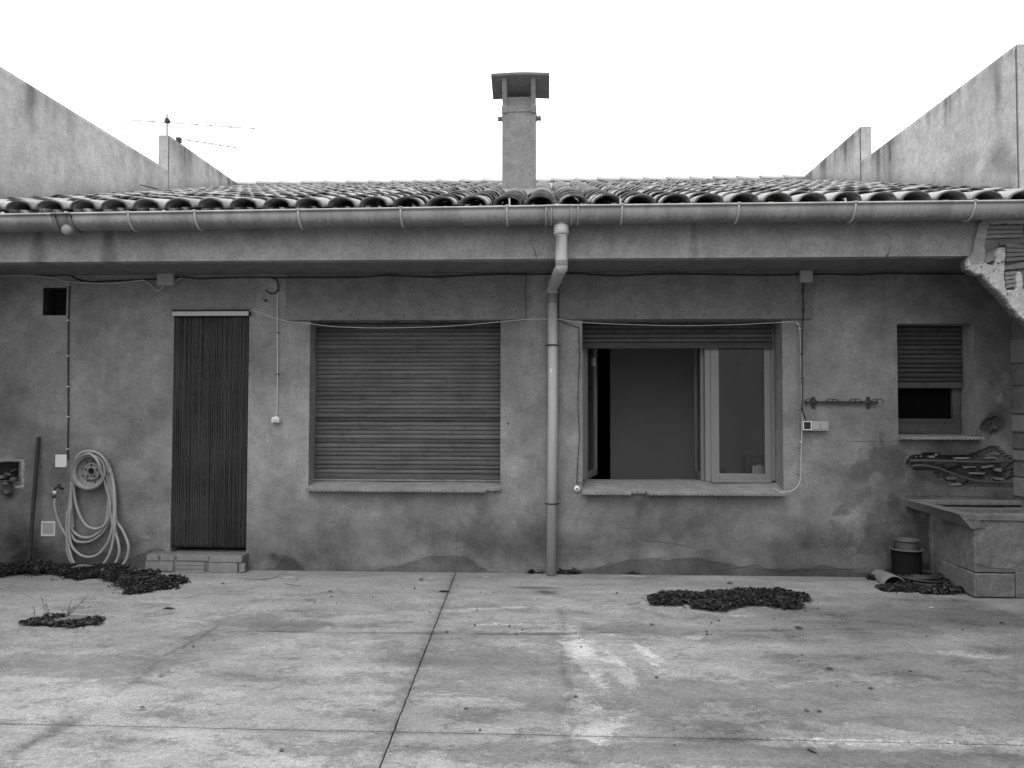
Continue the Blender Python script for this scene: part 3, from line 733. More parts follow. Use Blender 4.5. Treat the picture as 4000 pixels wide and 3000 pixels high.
def sash(hx, hy, ang, width, z0, z1, side, st=.05, name='sash'):
    """side +1: leaf goes from the hinge towards +x when shut; ang = opening inward"""
    d = Vector((math.cos(ang) * side, math.sin(ang), 0)); nrm = Vector((-d.y, d.x, 0)); up = Vector((0, 0, 1)); o0 = Vector((hx, hy, 0))
    b = MB(); t = .02
    def bar(a0, a1, q0, q1): b.obox(o0 + d * (a0 + a1) / 2 + up * (q0 + q1) / 2, d, nrm, up, (a1 - a0) / 2, t, (q1 - q0) / 2)
    bar(0, st, z0, z1); bar(width - st, width, z0, z1); bar(st, width - st, z0, z0 + st); bar(st, width - st, z1 - st, z1)
    # glazing bead
    bb = .010
    def bead(a0, a1, q0, q1): b.obox(o0 + d * (a0 + a1) / 2 + up * (q0 + q1) / 2, d, nrm, up, (a1 - a0) / 2, t * .55, (q1 - q0) / 2)
    bead(st, st + bb, z0 + st, z1 - st); bead(width - st - bb, width - st, z0 + st, z1 - st); bead(st + bb, width - st - bb, z0 + st, z0 + st + bb); bead(st + bb, width - st - bb, z1 - st - bb, z1 - st)
    f = b.build(name, M_FRAME, win2, bevel=.003)
    g = MB(); g.obox(o0 + d * width / 2 + up * (z0 + z1) / 2, d, nrm, up, width / 2 - st - .002, .002, (z1 - z0) / 2 - st - .002)
    g.build('pane', M_GLASS, win2)
    return f
zs0, zs1 = Zat(1874, DS + .06), Z_LINT - .02
def aim(hx, px, D=7.30): return math.atan2(D - EYE_D - YS - .10, Xat(px, D) - hx)
a1_, a2_ = aim(h[0] + .035, 2322), aim(xm0 - .004, 2722)
sash(h[0] + .035, YS + .10, a1_, .56, zs0, zs1, 1)
sash(xm0 - .004, YS + .10, a2_, .56, zs0, zs1, 1)
# shut leaf on the right
xa, xb = xm1 + .002, h[1] - .038
b = MB(); ys_ = YS + .028; zz0 = Zat(1879, DS + .03)
b.box(xa, xa + Xat(2806, DS) - Xat(2774, DS), ys_, ys_ + .05, zz0, zs1); b.box(xb - .052, xb, ys_, ys_ + .05, zz0, zs1)
b.box(xa + .0695, xb - .052, ys_ + .001, ys_ + .049, zz0, Zat(1846, DS + .03)); b.box(xa + .0695, xb - .052, ys_ + .001, ys_ + .049, zs1 - .06, zs1)
b.build('sash', M_FRAME, win2, bevel=.003)
b = MB(); b.box(xa, xb, ys_ - .016, ys_ - .001, zz0 - .004, zz0 + .022); b.build('weather_bar', M_FRAME, win2, bevel=.004)
b = MB(); b.box(xa + .0655, xb - .05, ys_ + .02, ys_ + .024, Zat(1847, DS + .03), zs1 - .055); b.build('pane', M_GLASS, win2)
b = MB(); b.box(h[0] + .001, h[1] - .001, YS - .02, YS + .034, .745, Zat(1899, DS)); b.build('threshold', M_SILL, win2)
b = MB(); b.box(Xat(2318, 7.25), Xat(2325, 7.25), 7.25 - EYE_D - .02, 7.25 - EYE_D + .02, Zat(1430, 7.25), Zat(1398, 7.25)); b.build('latch', M_ALU, win2)
sill(2273, 3058, .768, .692, ((2462, 2525),), win2)
# things on the inner window board
ib = MB(); ib.box(xm0 + .10, h[1] + .3, .30, .62, Zat(1846, 6.95) - .05, Zat(1846, 6.95) - .01); ib.build('inner_board', M_INNER, house)
zt = Zat(1846, 6.95) - .01
bx = MB(); X0, X1 = Xat(2905, 6.98), Xat(2998, 6.98); y0 = .40
zt2 = zt + .17
bx.box(X0, X0 + .015, y0, y0 + .14, zt, zt2); bx.box(X1 - .012, X1, y0, y0 + .14, zt, zt2); bx.box(X0 + .015, X1 - .012, y0, y0 + .14, zt, zt + .01); bx.box(X0 + .015, X1 - .012, y0, y0 + .012, zt + .11, zt2 - .01)
bx.box(X0 + .015, X1 - .012, y0 + .128, y0 + .14, zt + .01, zt2)
o = bx.build('wooden_crate', M_DARKIN); meta(o, 'small dark open box on the board behind the window glass', 'box')
bx = MB()
for k in range(4):
    bx.cur = .2 * k + .1; bx.box(X0 + .045 + k * .026, X0 + .045 + k * .026 + .022, y0 - .06, y0 - .045, zt, zt + .085 + .006 * (k % 3))
o = bx.build('paper_packet', mat_simple('printed_paper', .5, .7, .3, 40)); meta(o, 'pale paper packets leaning in front of the dark box behind glass', 'paper')
bx = MB(); bx.box(Xat(2812, 6.98), Xat(2830, 6.98), .40, .46, zt, zt + .055); o = bx.build('small_carton', M_DARKWOOD, bevel=.003); meta(o, 'tiny dark carton behind the glass at the left stile', 'carton')

# ---------------------------------------------------------------- small window
h = openings['small']; xr2 = Xat(3766, DS)
b = MB(); fy0, fy1 = YS + .03, YS + .075
zf0 = Zat(1690, DS)
b.box(h[0] + .002, h[0] + .012, fy0, fy1, zf0, h[3] - .002)
b.box(Xat(3722, DS + .03), h[1] - .012, fy0, fy1, Zat(1660, DS), h[3] - .003)
b.box(h[0] + .012, h[1] - .012, fy0 - .004, fy1, zf0, Zat(1632, DS))
win3 = b.build('window', M_DARKWOOD, house, bevel=.003); win3['label'] = 'small window with its shutter two thirds down'
b = MB(); b.box(h[0] + .006, h[1] - .004, YS - .012, YS + .01, Zat(1515, DS), Zat(1492, DS)); b.build('bottom_rail', M_DARKWOOD, win3, bevel=.003)
zs_ = Zat(1491, DS); pitch = (h[3] - zs_) / 12.2
src = slat_mesh(h[0] + .006, h[1] - .006, pitch - .007, .008).build('slat', M_DARKWOOD, win3); src.location = (0, YS, zs_ + pitch * .5)
for k in range(1, 12): link_copy(src, (0, YS, zs_ + pitch * (k + .5)), win3, (random.uniform(-.04, .04), 0, 0))
b = MB(); b.box(h[0] + .003, h[1] - .003, YS + .012, YS + .018, zs_, h[3] - .002); b.build('shutter_backing', M_BLACK, win3)
b = MB()
gx0, gx1, gz0, gz1 = h[0] + .012, Xat(3722, DS + .03), Zat(1632, DS), Zat(1515, DS) + .03
for i in range(28): xx = gx0 + (gx1 - gx0) * i / 27; b.box(xx - .0008, xx + .0008, fy1 - .01, fy1 - .0085, gz0, gz1)
for i in range(18): zz = gz0 + (gz1 - gz0) * i / 17; b.box(gx0, gx1, fy1 - .0082, fy1 - .0067, zz - .0008, zz + .0008)
o = b.build('fly_screen', M_VOID, win3)
b = MB(); b.box(gx0, gx1, fy1 + .02, fy1 + .024, gz0, gz1); b.build('pane', M_VOID, win3)  # no glass: opaque black sheet standing for the unlit room
sill(3506, 3822, Zat(1690, DS) - .004, Zat(1701, EYE_D - .05), (), win3)

# ---------------------------------------------------------------- doorway with bead curtain
h = openings['door']
door = empty('doorway', (0, 0, 0)); door.parent = house
b = MB(); b.box(h[0] - .004, h[1] + .004, -.032, .008, Zat(1231), Zat(1213)); b.build('curtain_rail', M_ALU, door, bevel=.003)
b = MB(); b.box(h[0] - .006, h[1] + .008, -.030, .008, Zat(1212), Zat(1206)); b.box(h[1] + .006, h[1] + .014, -.03, .006, Zat(1231), Zat(1206)); b.build('rail_hood', M_BLACK, door)
b = MB(); ns = 74; ztop, zbot = Zat(1232), Zat(2152)
for i in range(ns):
    x = h[0] + .008 + (h[1] - h[0] - .016) * (i + .5) / ns + random.uniform(-.0006, .0006)
    zb2 = zbot + random.uniform(-.006, .008); n = 90
    ph0 = random.uniform(0, 6); sway = random.uniform(-.0015, .0015); y0 = random.uniform(.006, .010)
    pts = [(x + sway * t / n + .0012 * math.sin(t * .9 + ph0), y0 + .006 * math.sin(t * .05 + ph0), ztop + (zb2 - ztop) * t / n) for t in range(n + 1)]
    rr = [.0041 + .0008 * math.sin(t * 1.7 + ph0) for t in range(n + 1)]
    b.cur = random.random(); b.tube(pts, rr, 5)
sm = NM('bead_strand', .5, .35); cc = sm.math('MULTIPLY_ADD', sm.attr('shade'), .009, .029)
cc = sm.var(cc, sm.noise(2.4, 3, .5), .9); cc = sm.var(cc, sm.noise(90, 2, .5), .4); sm.color(cc)
o = b.build('curtain_strand', sm.m, door, smooth=True, fix=False); o['kind'] = 'stuff'
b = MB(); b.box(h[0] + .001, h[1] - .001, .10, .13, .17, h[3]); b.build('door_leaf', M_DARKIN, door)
# step
st = MB(); sx0, sx1 = Xat(608), Xat(978)
st.box(sx0, sx1, -.115, .29, -.02, .150)
step_ = st.build('step', M_TROUGH, house, bevel=.012)
rows = [(612, 655, .098, .142), (664, 716, .098, .142), (728, 846, .100, .142), (850, 974, .092, .144), (608, 712, .008, .090), (722, 832, .060, .088), (722, 832, .030, .056), (722, 832, .002, .026), (850, 958, .004, .086), (966, 986, .01, .08)]
rough_step = []
for (a, c, z0, z1) in rows:
    b = MB(); b.box(Xat(a), Xat(c), -.122 - random.uniform(0, .006), -.10, z0, z1); o = b.build('brick', M_BRICK, step_); rough_step.append(o)

# ---------------------------------------------------------------- roof
deck = MB()
yr = RIDGE_D - EYE_D
deck.prism([(-.70, 2.85), (yr, roof_z(yr) - .06), (yr + 5, roof_z(yr) - .06 - 5 * SLOPE), (yr + 5, roof_z(yr) - .16 - 5 * SLOPE), (yr, roof_z(yr) - .16), (-.60, 2.82)], lambda u, v, d: (d, u, v), XL, XR)
roof = deck.build('roof', M_BUILD, house)
def tile_geo(cover=True, L=.45, jag=0):
    b = MB(); r0, r1 = (.112, .090) if cover else (.088, .106); hz = .078 if cover else .062
    n = 9; th = .014; sg = 1 if cover else -1; ny = 3
    vs = []; fs = []
    for o_ in (0, 1):
        for j in range(ny + 1):
            t = j / ny; rr = r0 + (r1 - r0) * t - (th if o_ else 0); hh = hz * (1 - .12 * t if cover else 1) - (th if o_ else 0)
            for k in range(n + 1):
                a = math.pi * k / n
                vs.append((rr * math.cos(a), L * t, sg * hh * math.sin(a) ** .9 + (.020 * (1 - t)) + (.0 if cover else .055)))
    q = (ny + 1) * (n + 1)
    for j in range(ny):
        for k in range(n):
            i = j * (n + 1) + k
            fs.append((i, i + 1, i + n + 2, i + n + 1)); fs.append((q + i, q + i + n + 1, q + i + n + 2, q + i + 1))
    for k in range(n): fs.append((k, q + k, q + k + 1, k + 1)); i = ny * (n + 1) + k; fs.append((i, i + 1, q + i + 1, q + i))
    for j in range(ny):
        i = j * (n + 1); fs.append((i, i + n + 1, q + i + n + 1, q + i)); i += n; fs.append((i, q + i, q + i + n + 1, i + n + 1))
    b.add(vs, fs); return b
PITCH = .255; EXPO = .335; ANG = math.atan(SLOPE)
x_ref = Xat(2110, 5.8)                          # a cover crest just left of the downpipe
cols = [x_ref + PITCH * k for k in range(-22, 20)]
covers = [tile_geo(True), tile_geo(False)]
hold = {}
for cv in (0, 1):
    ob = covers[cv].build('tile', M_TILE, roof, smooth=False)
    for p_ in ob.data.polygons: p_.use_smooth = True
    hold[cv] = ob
nrows = int((yr + .73) / math.cos(ANG) / EXPO) + 1
stuff = MB(); count = 0; first = {0: True, 1: True}
cgeo = {0: (covers[0].v, covers[0].f), 1: (covers[1].v, covers[1].f)}
jobs = []
for r in range(nrows):
    for ci, x in enumerate(cols):
        for cv in (0, 1):
            xx = x if cv == 0 else x + PITCH / 2
            if xx - .10 < XL - .03 or xx + .10 > XR + .03: continue
            jobs.append((r, cv, xx))
# nearest rows as single tiles, the rest joined
def tile_xf(r, cv, xx):
    y = -.73 + r * EXPO * math.cos(ANG) + random.uniform(-.012, .012) + (-.03 if cv == 1 and r == 0 else 0)
    z = roof_z(y) - (.052 if cv == 1 else 0) + random.uniform(-.003, .004)
    return (xx + random.uniform(-.006, .006), y, z), (ANG + random.uniform(-.03, .03), random.uniform(-.08, .08), random.uniform(-.045, .045))
cx0, cx1 = Xat(1959, 8.15) - .0, Xat(2092, 8.15) + .0
near = [j for j in jobs if (j[1] == 0 and j[0] < 5) or (j[1] == 1 and j[0] < 3)]
vis = [j for j in near if abs(j[2]) < 4.9][:278]
vset = set((j[0], j[1], round(j[2], 4)) for j in vis)
for (r, cv, xx) in jobs:
    loc, rot = tile_xf(r, cv, xx)
    if (r, cv, round(xx, 4)) in vset:
        if first[cv]: o = hold[cv]; o.location = loc; o.rotation_euler = rot; first[cv] = False
        else: link_copy(hold[cv], loc, roof, rot)
    else:
        if 8.05 < loc[1] + EYE_D + .2 < 8.65 and cx0 - .05 < loc[0] < cx1 + .05: continue
        m = Matrix.Translation(loc) @ Euler(rot).to_matrix().to_4x4()
        stuff.cur = random.random(); stuff.add([m @ Vector(v) for v in cgeo[cv][0]], cgeo[cv][1])
# covers above the visible front row, back slope
for r in range(4):
    for x in cols:
        if x - .1 < XL or x + .1 > XR: continue
        y = yr + .5 + r * .4; m = Matrix.Translation((x, y, roof_z(yr) - SLOPE * (y - yr))) @ Euler((-ANG, 0, 0)).to_matrix().to_4x4() @ Matrix.Rotation(math.pi, 4, 'Z')
        stuff.cur = random.random(); stuff.add([m @ Vector(v) for v in cgeo[0][0]], cgeo[0][1])
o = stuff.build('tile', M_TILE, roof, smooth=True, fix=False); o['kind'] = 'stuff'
# ridge caps, wide end to the left
rx = XL - .05; k = 0; rs = None
while rx < XR - .2:
    loc = (rx, yr, roof_z(yr) + .048 + random.uniform(-.003, .003)); rot = (random.uniform(-.03, .03), .030, -math.pi / 2 + random.uniform(-.01, .01))
    if rs is None:
        rb = tile_geo(True, .47).build('ridge_tile', M_EARTHTILE, roof, smooth=True); rb.location = loc; rb.rotation_euler = rot; rs = rb
    else: link_copy(rs, loc, roof, rot)
    rx += .36; k += 1
b = MB()
b.prism([(yr - .14, roof_z(yr) - .06), (yr - .09, roof_z(yr) + .05), (yr + .09, roof_z(yr) + .05), (yr + .14, roof_z(yr) - .06)], lambda u, v, d: (d, u, v), XL, XR)
b.build('ridge_mortar', M_MORTAR, roof)
b = MB()                                        # mortar bed filling the eave arches, set back
b.prism([(-.62, 2.85), (-.62, 2.905), (-.50, 2.985), (-.4, 2.93)], lambda u, v, d: (d, u, v), XL, XR)
b.build('eave_mortar', M_BRICKD, roof)
b = MB()
for x in cols[::1]:                             # crumbs of pale mortar in the eave valleys
    if random.random() < .55:
        q = (x + PITCH / 2 + random.uniform(-.03, .03), -.735 + random.uniform(0, .03), roof_z(-.73) - .004)
        if abs(q[0]) < 4.7: b.lathe(q, [(.0, .016), (.012, .012), (.018, .0), (.012, -.01)], 6)
b.build('mortar_crumb', M_MORTAR, roof)
for px in (1990, 2422, 3300):
    q = W(px, 790, 5.78); b = MB(); b.tube([(q.x, q.y + .03, q.z + .030), (q.x, q.y - .012, q.z + .024), (q.x + .002, q.y - .018, q.z - .03)], .0075, 6); b.build('tile_clip', M_ALU, roof)

# ---------------------------------------------------------------- chimney
ch = MB(); cy0, cy1 = 8.15 - EYE_D, 8.42 - EYE_D
zc = Zat(436, 8.15)
ch.box(cx0, cx1, cy0, cy1, roof_z(cy0) - .15, zc)
chim = ch.build('chimney', M_CHIM, house, bevel=.008)
b = MB(); b.box(cx0 - .006, cx1 + .006, cy0 - .006, cy1 + .006, zc, Zat(411, 8.15)); b.build('collar', M_CHIM, chim, bevel=.004)
z_l = Zat(374, 8.15)
b = MB(); t_ = .03; u0, u1 = cx0 + .012, cx1 - .012; v0, v1 = cy0 + .02, cy1 - .02
for bb in ((u0, u1, v0, v0 + t_), (u0, u1, v1 - t_, v1), (u0, u0 + t_, v0 + t_, v1 - t_), (u1 - t_, u1, v0 + t_, v1 - t_)): b.box(*bb, zc, z_l)
b.build('flue', M_CHIM, chim)
zcap = EYE_Z + .441 * 8.0
for xx in (cx0 + .002, cx1 - .052):
    ytop = 8.035 - EYE_D; zt_ = zcap - .125 * .035 / .32 + .006; zm = Zat(405, 8.15)
    b = MB(); b.prism([(cy0 - .014, Zat(440, 8.15)), (cy0 - .002, Zat(440, 8.15)), (cy0 - .002, zm), (ytop + .012, zt_), (ytop, zt_), (cy0 - .014, zm)], lambda u, v, d: (d, u, v), xx, xx + .05); b.build('cap_support', M_CHIM, chim)
    yy = 8.30 - EYE_D; b = MB(); b.box(xx, xx + .05, yy, yy + .014, zm - .02, zcap - .115); b.build('cap_support', M_CHIM, chim)
c0, c1 = Xat(1914, 8.0), Xat(2146, 8.0)
b = MB(); nseg = 10; vs = []
for j, (yy) in enumerate((8.0 - EYE_D, 8.32 - EYE_D)):
    tz = -.125 * j
    for k in range(nseg + 1):
        t = k / nseg; zz = zcap + tz + .010 * math.sin(math.pi * t); vs.append((c0 + (c1 - c0) * t, yy, zz))
    for k in range(nseg + 1):
        t = k / nseg; zz = zcap + tz + .030 + .012 * math.sin(math.pi * t) ; vs.append((c0 + (c1 - c0) * t, yy, zz))
q = nseg + 1; fs = []
for k in range(nseg):
    fs += [(k, k + 1, 2 * q + k + 1, 2 * q + k), (q + k, 3 * q + k, 3 * q + k + 1, q + k + 1), (k, q + k, q + k + 1, k + 1), (2 * q + k, 2 * q + k + 1, 3 * q + k + 1, 3 * q + k)]
fs += [(0, 2 * q, 3 * q, q), (nseg, q + nseg, 3 * q + nseg, 2 * q + nseg)]
b.add(vs, fs); b.build('cap', M_BRICKD, chim, bevel=.006)
zb = Zat(450, 8.2)
for s_, xx in ((-1, cx0), (1, cx1)):
    b = MB(); b.lathe((xx, cy0 + .14, zb), [(.0, 0), (.034, 0), (.034, .012 * s_), (.024, .014 * s_), (.027, .055 * s_), (.0, .055 * s_)], 12, 'X'); b.build('bolt', M_GREYPIPE, chim)
b = MB(); fl = [(cx0 + .09, cy0 - .16), (cx1 - .08, cy0 - .16), (cx1 + .01, cy0 + .01), (cx0 - .01, cy0 + .01)]
b.add([(fl[0][0], fl[0][1], roof_z(fl[0][1]) + .02), (fl[1][0], fl[1][1], roof_z(fl[1][1]) + .02), (fl[2][0], fl[2][1], roof_z(cy0) + .09), (fl[3][0], fl[3][1], roof_z(cy0) + .09),
       (fl[0][0], fl[0][1] + .02, roof_z(fl[0][1]) - .1), (fl[1][0], fl[1][1] + .02, roof_z(fl[1][1]) - .1)], [(0, 1, 2, 3), (0, 4, 5, 1)])
b.build('mortar_flashing', M_CHIM, chim)

# ---------------------------------------------------------------- gutter and downpipe
GD = 5.755; GY = GD - EYE_D; GR = .102
def gz(x): return 2.884 + .0065 * x * (1 if x < 0 else .25)
def gutter_piece(x0, x1, r, name, mat, parent, n=14, lip=True, zoff=0, stain=True, th=.004):
    b = MB(); xs = np.linspace(x0, x1, max(2, int((x1 - x0) / .05) + 1)); prof = []
    for k in range(n + 1):
        a = math.pi + math.pi * k / n; prof.append((r * math.cos(a), r * 1.03 * math.sin(a)))
    if lip:
        prof = [(-r - .002 + .008 * math.cos(a) - .004, .004 + .008 * math.sin(a)) for a in np.linspace(R(330), R(-60), 8)][::-1][::-1] + prof
    inner = [(py * (1 - th / r) if abs(py) > 0 else 0, pz + (th if pz < 0 else 0)) for py, pz in prof[::-1]]
    full = prof + [((r - th) * math.cos(math.pi + math.pi * k / n), (r * 1.03 - th) * math.sin(math.pi + math.pi * k / n)) for k in range(n, -1, -1)]
    m = len(full); vs = []; fs = []
    for x in xs:
        for (py, pz) in full: vs.append((x, GY + py, gz(x) + pz + zoff))
    for i in range(len(xs) - 1):
        for k in range(m): k2 = (k + 1) % m; fs.append((i * m + k, i * m + k2, (i + 1) * m + k2, (i + 1) * m + k))
    for base in (0, (len(xs) - 1) * m):
        for k in range(m // 2 - 1): fs.append((base + k, base + k + 1, base + m - 2 - k, base + m - 1 - k))
    b.add(vs, fs)
    o = b.build(name, mat, parent, smooth=True)
    return o
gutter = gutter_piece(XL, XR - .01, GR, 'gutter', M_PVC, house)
def gx(px): return Xat(px, 5.66, 800)
for px in (505, 764, 1167, 1566, 1980, 2430, 2885, 3340, 3806):
    x = gx(px); b = MB(); n = 14
    pts = [(x, GY + (GR + .006) * math.cos(math.pi + R(150) * k / n), gz(x) + (GR + .008) * math.sin(math.pi + R(150) * k / n)) for k in range(n + 1)]
    for i in range(n): pass
    b.tube([(x, GY - GR - .008, gz(x) + .016)] + pts, .0075, 6)
    b.box(x - .010, x + .010, GY - GR - .018, GY - GR + .018, gz(x) + .008, gz(x) + .016)
    b.build('bracket', M_STRAP, gutter, smooth=False)
gutter_piece(gx(2128), gx(2260), GR + .006, 'union', M_PVC, gutter)
gutter_piece(gx(2154), gx(2232), GR + .010, 'outlet_funnel', M_PVC, gutter)
for a in (2131, 2152, 2230, 2256): gutter_piece(gx(a), gx(a + 4), GR + .013, 'joint_ring', M_STRAP, gutter, lip=False)
for (a, c, r_) in ((207, 222, .010), (268, 283, .010), (222, 268, .005)): gutter_piece(gx(a), gx(c), GR + r_, 'joint_ring', M_GREYPIPE, gutter)
q = W(283, 905, GD); b = MB(); b.lathe((q.x, GY - .05, q.z), [(0, .035), (.035, .035), (.042, .02), (.042, -.02), (.036, -.03), (0, -.036)], 16, 'Y'); b.build('end_stub', M_PVC, gutter, smooth=True)

dx = Xat(2192, GD); zt_o = gz(dx) - GR
xw, yw = Xat(2158, 6.45), 6.46 - EYE_D
dp = MB()
zel = Zat(1135, 6.45)
dp.tube([(xw, yw, zel + .02), (xw + .003, yw, 1.4), (xw - .012, yw - .003, .006)], .0415, 24)
down = dp.build('downpipe', M_PIPE, house, smooth=True)
b = MB(); b.tube([(dx, GY, gz(dx) - .05), (dx, GY, zt_o - .03)], [.052, .052], 24, False); b.tube([(dx, GY, gz(dx) - .055), (dx, GY, gz(dx) - .085)], [.03, .054], 24, False); b.build('outlet', M_PVC, down, smooth=True)
zc0, zc1 = Zat(882, GD), Zat(918, GD)
b = MB(); b.tube([(dx, GY, zc0), (dx, GY, zc1 + .006), (dx, GY, zc1)], [.057, .057, .052], 24); b.build('collar', M_PIPE, down, smooth=True)
zb0 = Zat(1023, GD)
b = MB(); b.tube([(dx, GY, zc1), (dx, GY, zc1 - .01), (dx + .001, GY, zc1 - .012), (dx + .002, GY, zb0 + .02), (dx + .003, GY, zb0 - .03)], [.047, .047, .045, .046, .046], 24); b.build('upper_pipe', M_PIPE, down, smooth=True)
zq = 2.435
e = smooth_path([(dx + .003, GY, zb0), (dx + .003, GY + .012, zb0 - .045), (dx - .002, GY + .06, zq + .012), (dx - .015, GY + .16, zq), (xw + .02, yw - .20, zq - .012), (xw + .004, yw - .06, zq - .02), (xw, yw - .008, zel + .015), (xw, yw, zel - .02)], 6)
b = MB(); b.tube(e, .0465, 24); b.build('elbow', M_PIPE, down, smooth=True)
b = MB(); b.tube([(dx + .003, GY, zb0 + .002), (dx + .003, GY, zb0 - .004)], .048, 24); b.build('joint_ring', M_GREYPIPE, down)
b = MB(); b.tube([(xw, yw, zel + .012), (xw, yw, Zat(1180, 6.45)), (xw, yw, Zat(1184, 6.45))], [.0455, .0455, .042], 24); b.build('collar', M_GREYPIPE, down, smooth=True)
for py in (1349, 1968):
    z = Zat(py, 6.45); b = MB(); b.tube([(xw - .002, yw, z + .007), (xw - .002, yw, z - .007)], .046, 24)
    b.box(xw - .068, xw - .040, yw + .0, yw + .006, z - .005, z + .005); b.box(xw + .040, xw + .068, yw, yw + .006, z - .005, z + .005); b.box(xw - .006, xw + .006, yw + .03, -.0, z - .005, z + .005)
    b.build('bracket', M_IRON, down)
q = W(2152, 1445, 6.42); b = MB(); b.prism([(0, .012), (.009, .004), (.007, -.018), (-.003, -.022), (-.008, .0)], lambda u, v, d: (q.x + u, d, q.z + v), yw - .0425, yw - .0405); b.build('old_sticker', M_WHITE, down)

# ---------------------------------------------------------------- corbel at the right end of the eave
corb = empty('corbel', (3.6, BEAM_Y, 2.5)); corb.parent = house; corb.matrix_parent_inverse = Matrix()
corb.location = (0, 0, 0)
CD = 5.87
out = [(3800, 958), (3828, 868), (3852, 852), (4236, 852), (4236, 1465), (4040, 1290), (4000, 1255), (3978, 1238), (3935, 1188), (3905, 1150), (3868, 1118), (3835, 1080), (3800, 1068), (3778, 1052), (3774, 1030), (3782, 1005), (3797, 990)]
def ring_px(ps, D): return [(W(a, c_, D).x, W(a, c_, D).z) for a, c_ in ps]
poly = ring_px(out, CD)
ref = []
for i in range(len(poly)):
    a, c_ = poly[i], poly[(i + 1) % len(poly)]; L = math.hypot(c_[0] - a[0], c_[1] - a[1]); n = max(1, int(L / .02))
    for k in range(n):
        t = k / n; j = .0035 if 0 < k else 0
        ref.append((min(a[0] + (c_[0] - a[0]) * t + random.uniform(-j, j), XR + .14), a[1] + (c_[1] - a[1]) * t + random.uniform(-j, j)))
b = MB(); b.prism(ref, lambda u, v, d: (u, d, v), CD - EYE_D + .03, CD - EYE_D + .075); b.build('core', M_TROUGH, corb)
# plaster skin in front, leaving the bricks bare: left strip, top band, middle mass, lower mass
def skin(ps, y0, y1, mat, name, parent, jag=.003):
    pl = []; rp = ring_px(ps, CD)
    for i in range(len(rp)):
        a, c_ = rp[i], rp[(i + 1) % len(rp)]; L = math.hypot(c_[0] - a[0], c_[1] - a[1]); n = max(1, int(L / .008))
        for k in range(n):
            t = k / n; u_ = a[0] + (c_[0] - a[0]) * t; v_ = a[1] + (c_[1] - a[1]) * t; am = jag * 3.2
            pl.append((u_ + am * (float(fbm(u_, v_, 28, 301)) - .5) + random.uniform(-jag, jag) * .5, v_ + am * (float(fbm(u_, v_, 28, 302)) - .5) + random.uniform(-jag, jag) * .5))
    bb = MB(); bb.prism(pl, lambda u, v, d: (u, d, v), y0, y1)
    return bb.build(name, mat, parent)
yk = CD - EYE_D
skin([(3800, 958), (3826, 870), (3850, 853), (3868, 856), (3858, 880), (3852, 905), (3848, 930), (3842, 960), (3846, 985), (3842, 1030), (3790, 1030), (3785, 1005), (3800, 985)], yk - .012, yk + .03, M_BEAM, 'plaster', corb)
def inside(X, Z, poly):
    c_ = np.zeros(X.shape, bool); n = len(poly)
    for i in range(n):
        x1, z1 = poly[i]; x2, z2 = poly[(i + 1) % n]
        t = ((z1 > Z) != (z2 > Z)) & (X < (x2 - x1) * (Z - z1) / (z2 - z1 + 1e-12) + x1); c_ ^= t
    return c_
def mortar_relief(polys, step, name, mat, parent, y0, amp=.010, warp=.009, D=None):
    P = [ring_px(q_, D or CD) for q_ in polys]; al = [p_ for q_ in P for p_ in q_]
    xs = np.arange(min(p_[0] for p_ in al) - .02, max(p_[0] for p_ in al) + .02, step); zs = np.arange(min(p_[1] for p_ in al) - .02, max(p_[1] for p_ in al) + .02, step)
    X, Z = np.meshgrid(xs, zs); wx = X + warp * (fbm(X, Z, 20, 401) - .5) * 2; wz = Z + warp * (fbm(X, Z, 20, 402) - .5) * 2
    M = np.zeros(X.shape, bool)
    for q_ in P: M |= inside(wx, wz, q_)
    er = M.copy(); er[1:-1, 1:-1] = M[1:-1, 1:-1] & M[:-2, 1:-1] & M[2:, 1:-1] & M[1:-1, :-2] & M[1:-1, 2:]
    er2 = er.copy(); er2[1:-1, 1:-1] = er[1:-1, 1:-1] & er[:-2, 1:-1] & er[2:, 1:-1] & er[1:-1, :-2] & er[1:-1, 2:]
    Y = y0 + amp * (fbm(X, Z, 7, 403) - .5) * 1.6 + amp * .9 * (fbm(X, Z, 30, 404) - .5) + amp * .5 * (vnoise(X, Z, 110, 405) - .5)
    Y = np.where(er2, Y, Y + .007); Y = np.where(er, Y, y0 + .036)
    idx = np.arange(X.size).reshape(X.shape); k_ = M[:-1, :-1] & M[:-1, 1:] & M[1:, 1:] & M[1:, :-1]
    fs = np.stack([idx[:-1, :-1][k_], idx[:-1, 1:][k_], idx[1:, 1:][k_], idx[1:, :-1][k_]], 1).tolist()
    bb = MB(); bb.v = np.stack([X.ravel(), Y.ravel(), Z.ravel()], 1).tolist(); bb.f = fs; bb.sh = []
    o = bb.build(name, mat, parent, smooth=True, fix=False)
    bm = bmesh.new(); bm.from_mesh(o.data); bmesh.ops.delete(bm, geom=[v for v in bm.verts if not v.link_faces], context='VERTS'); bm.to_mesh(o.data); bm.free()
    return o
mortar_relief([[(3850, 853), (4236, 853), (4236, 880), (3990, 877), (3930, 874), (3866, 878)]], .005, 'mortar', M_MORTAR, corb, yk - .014, .008, .006)
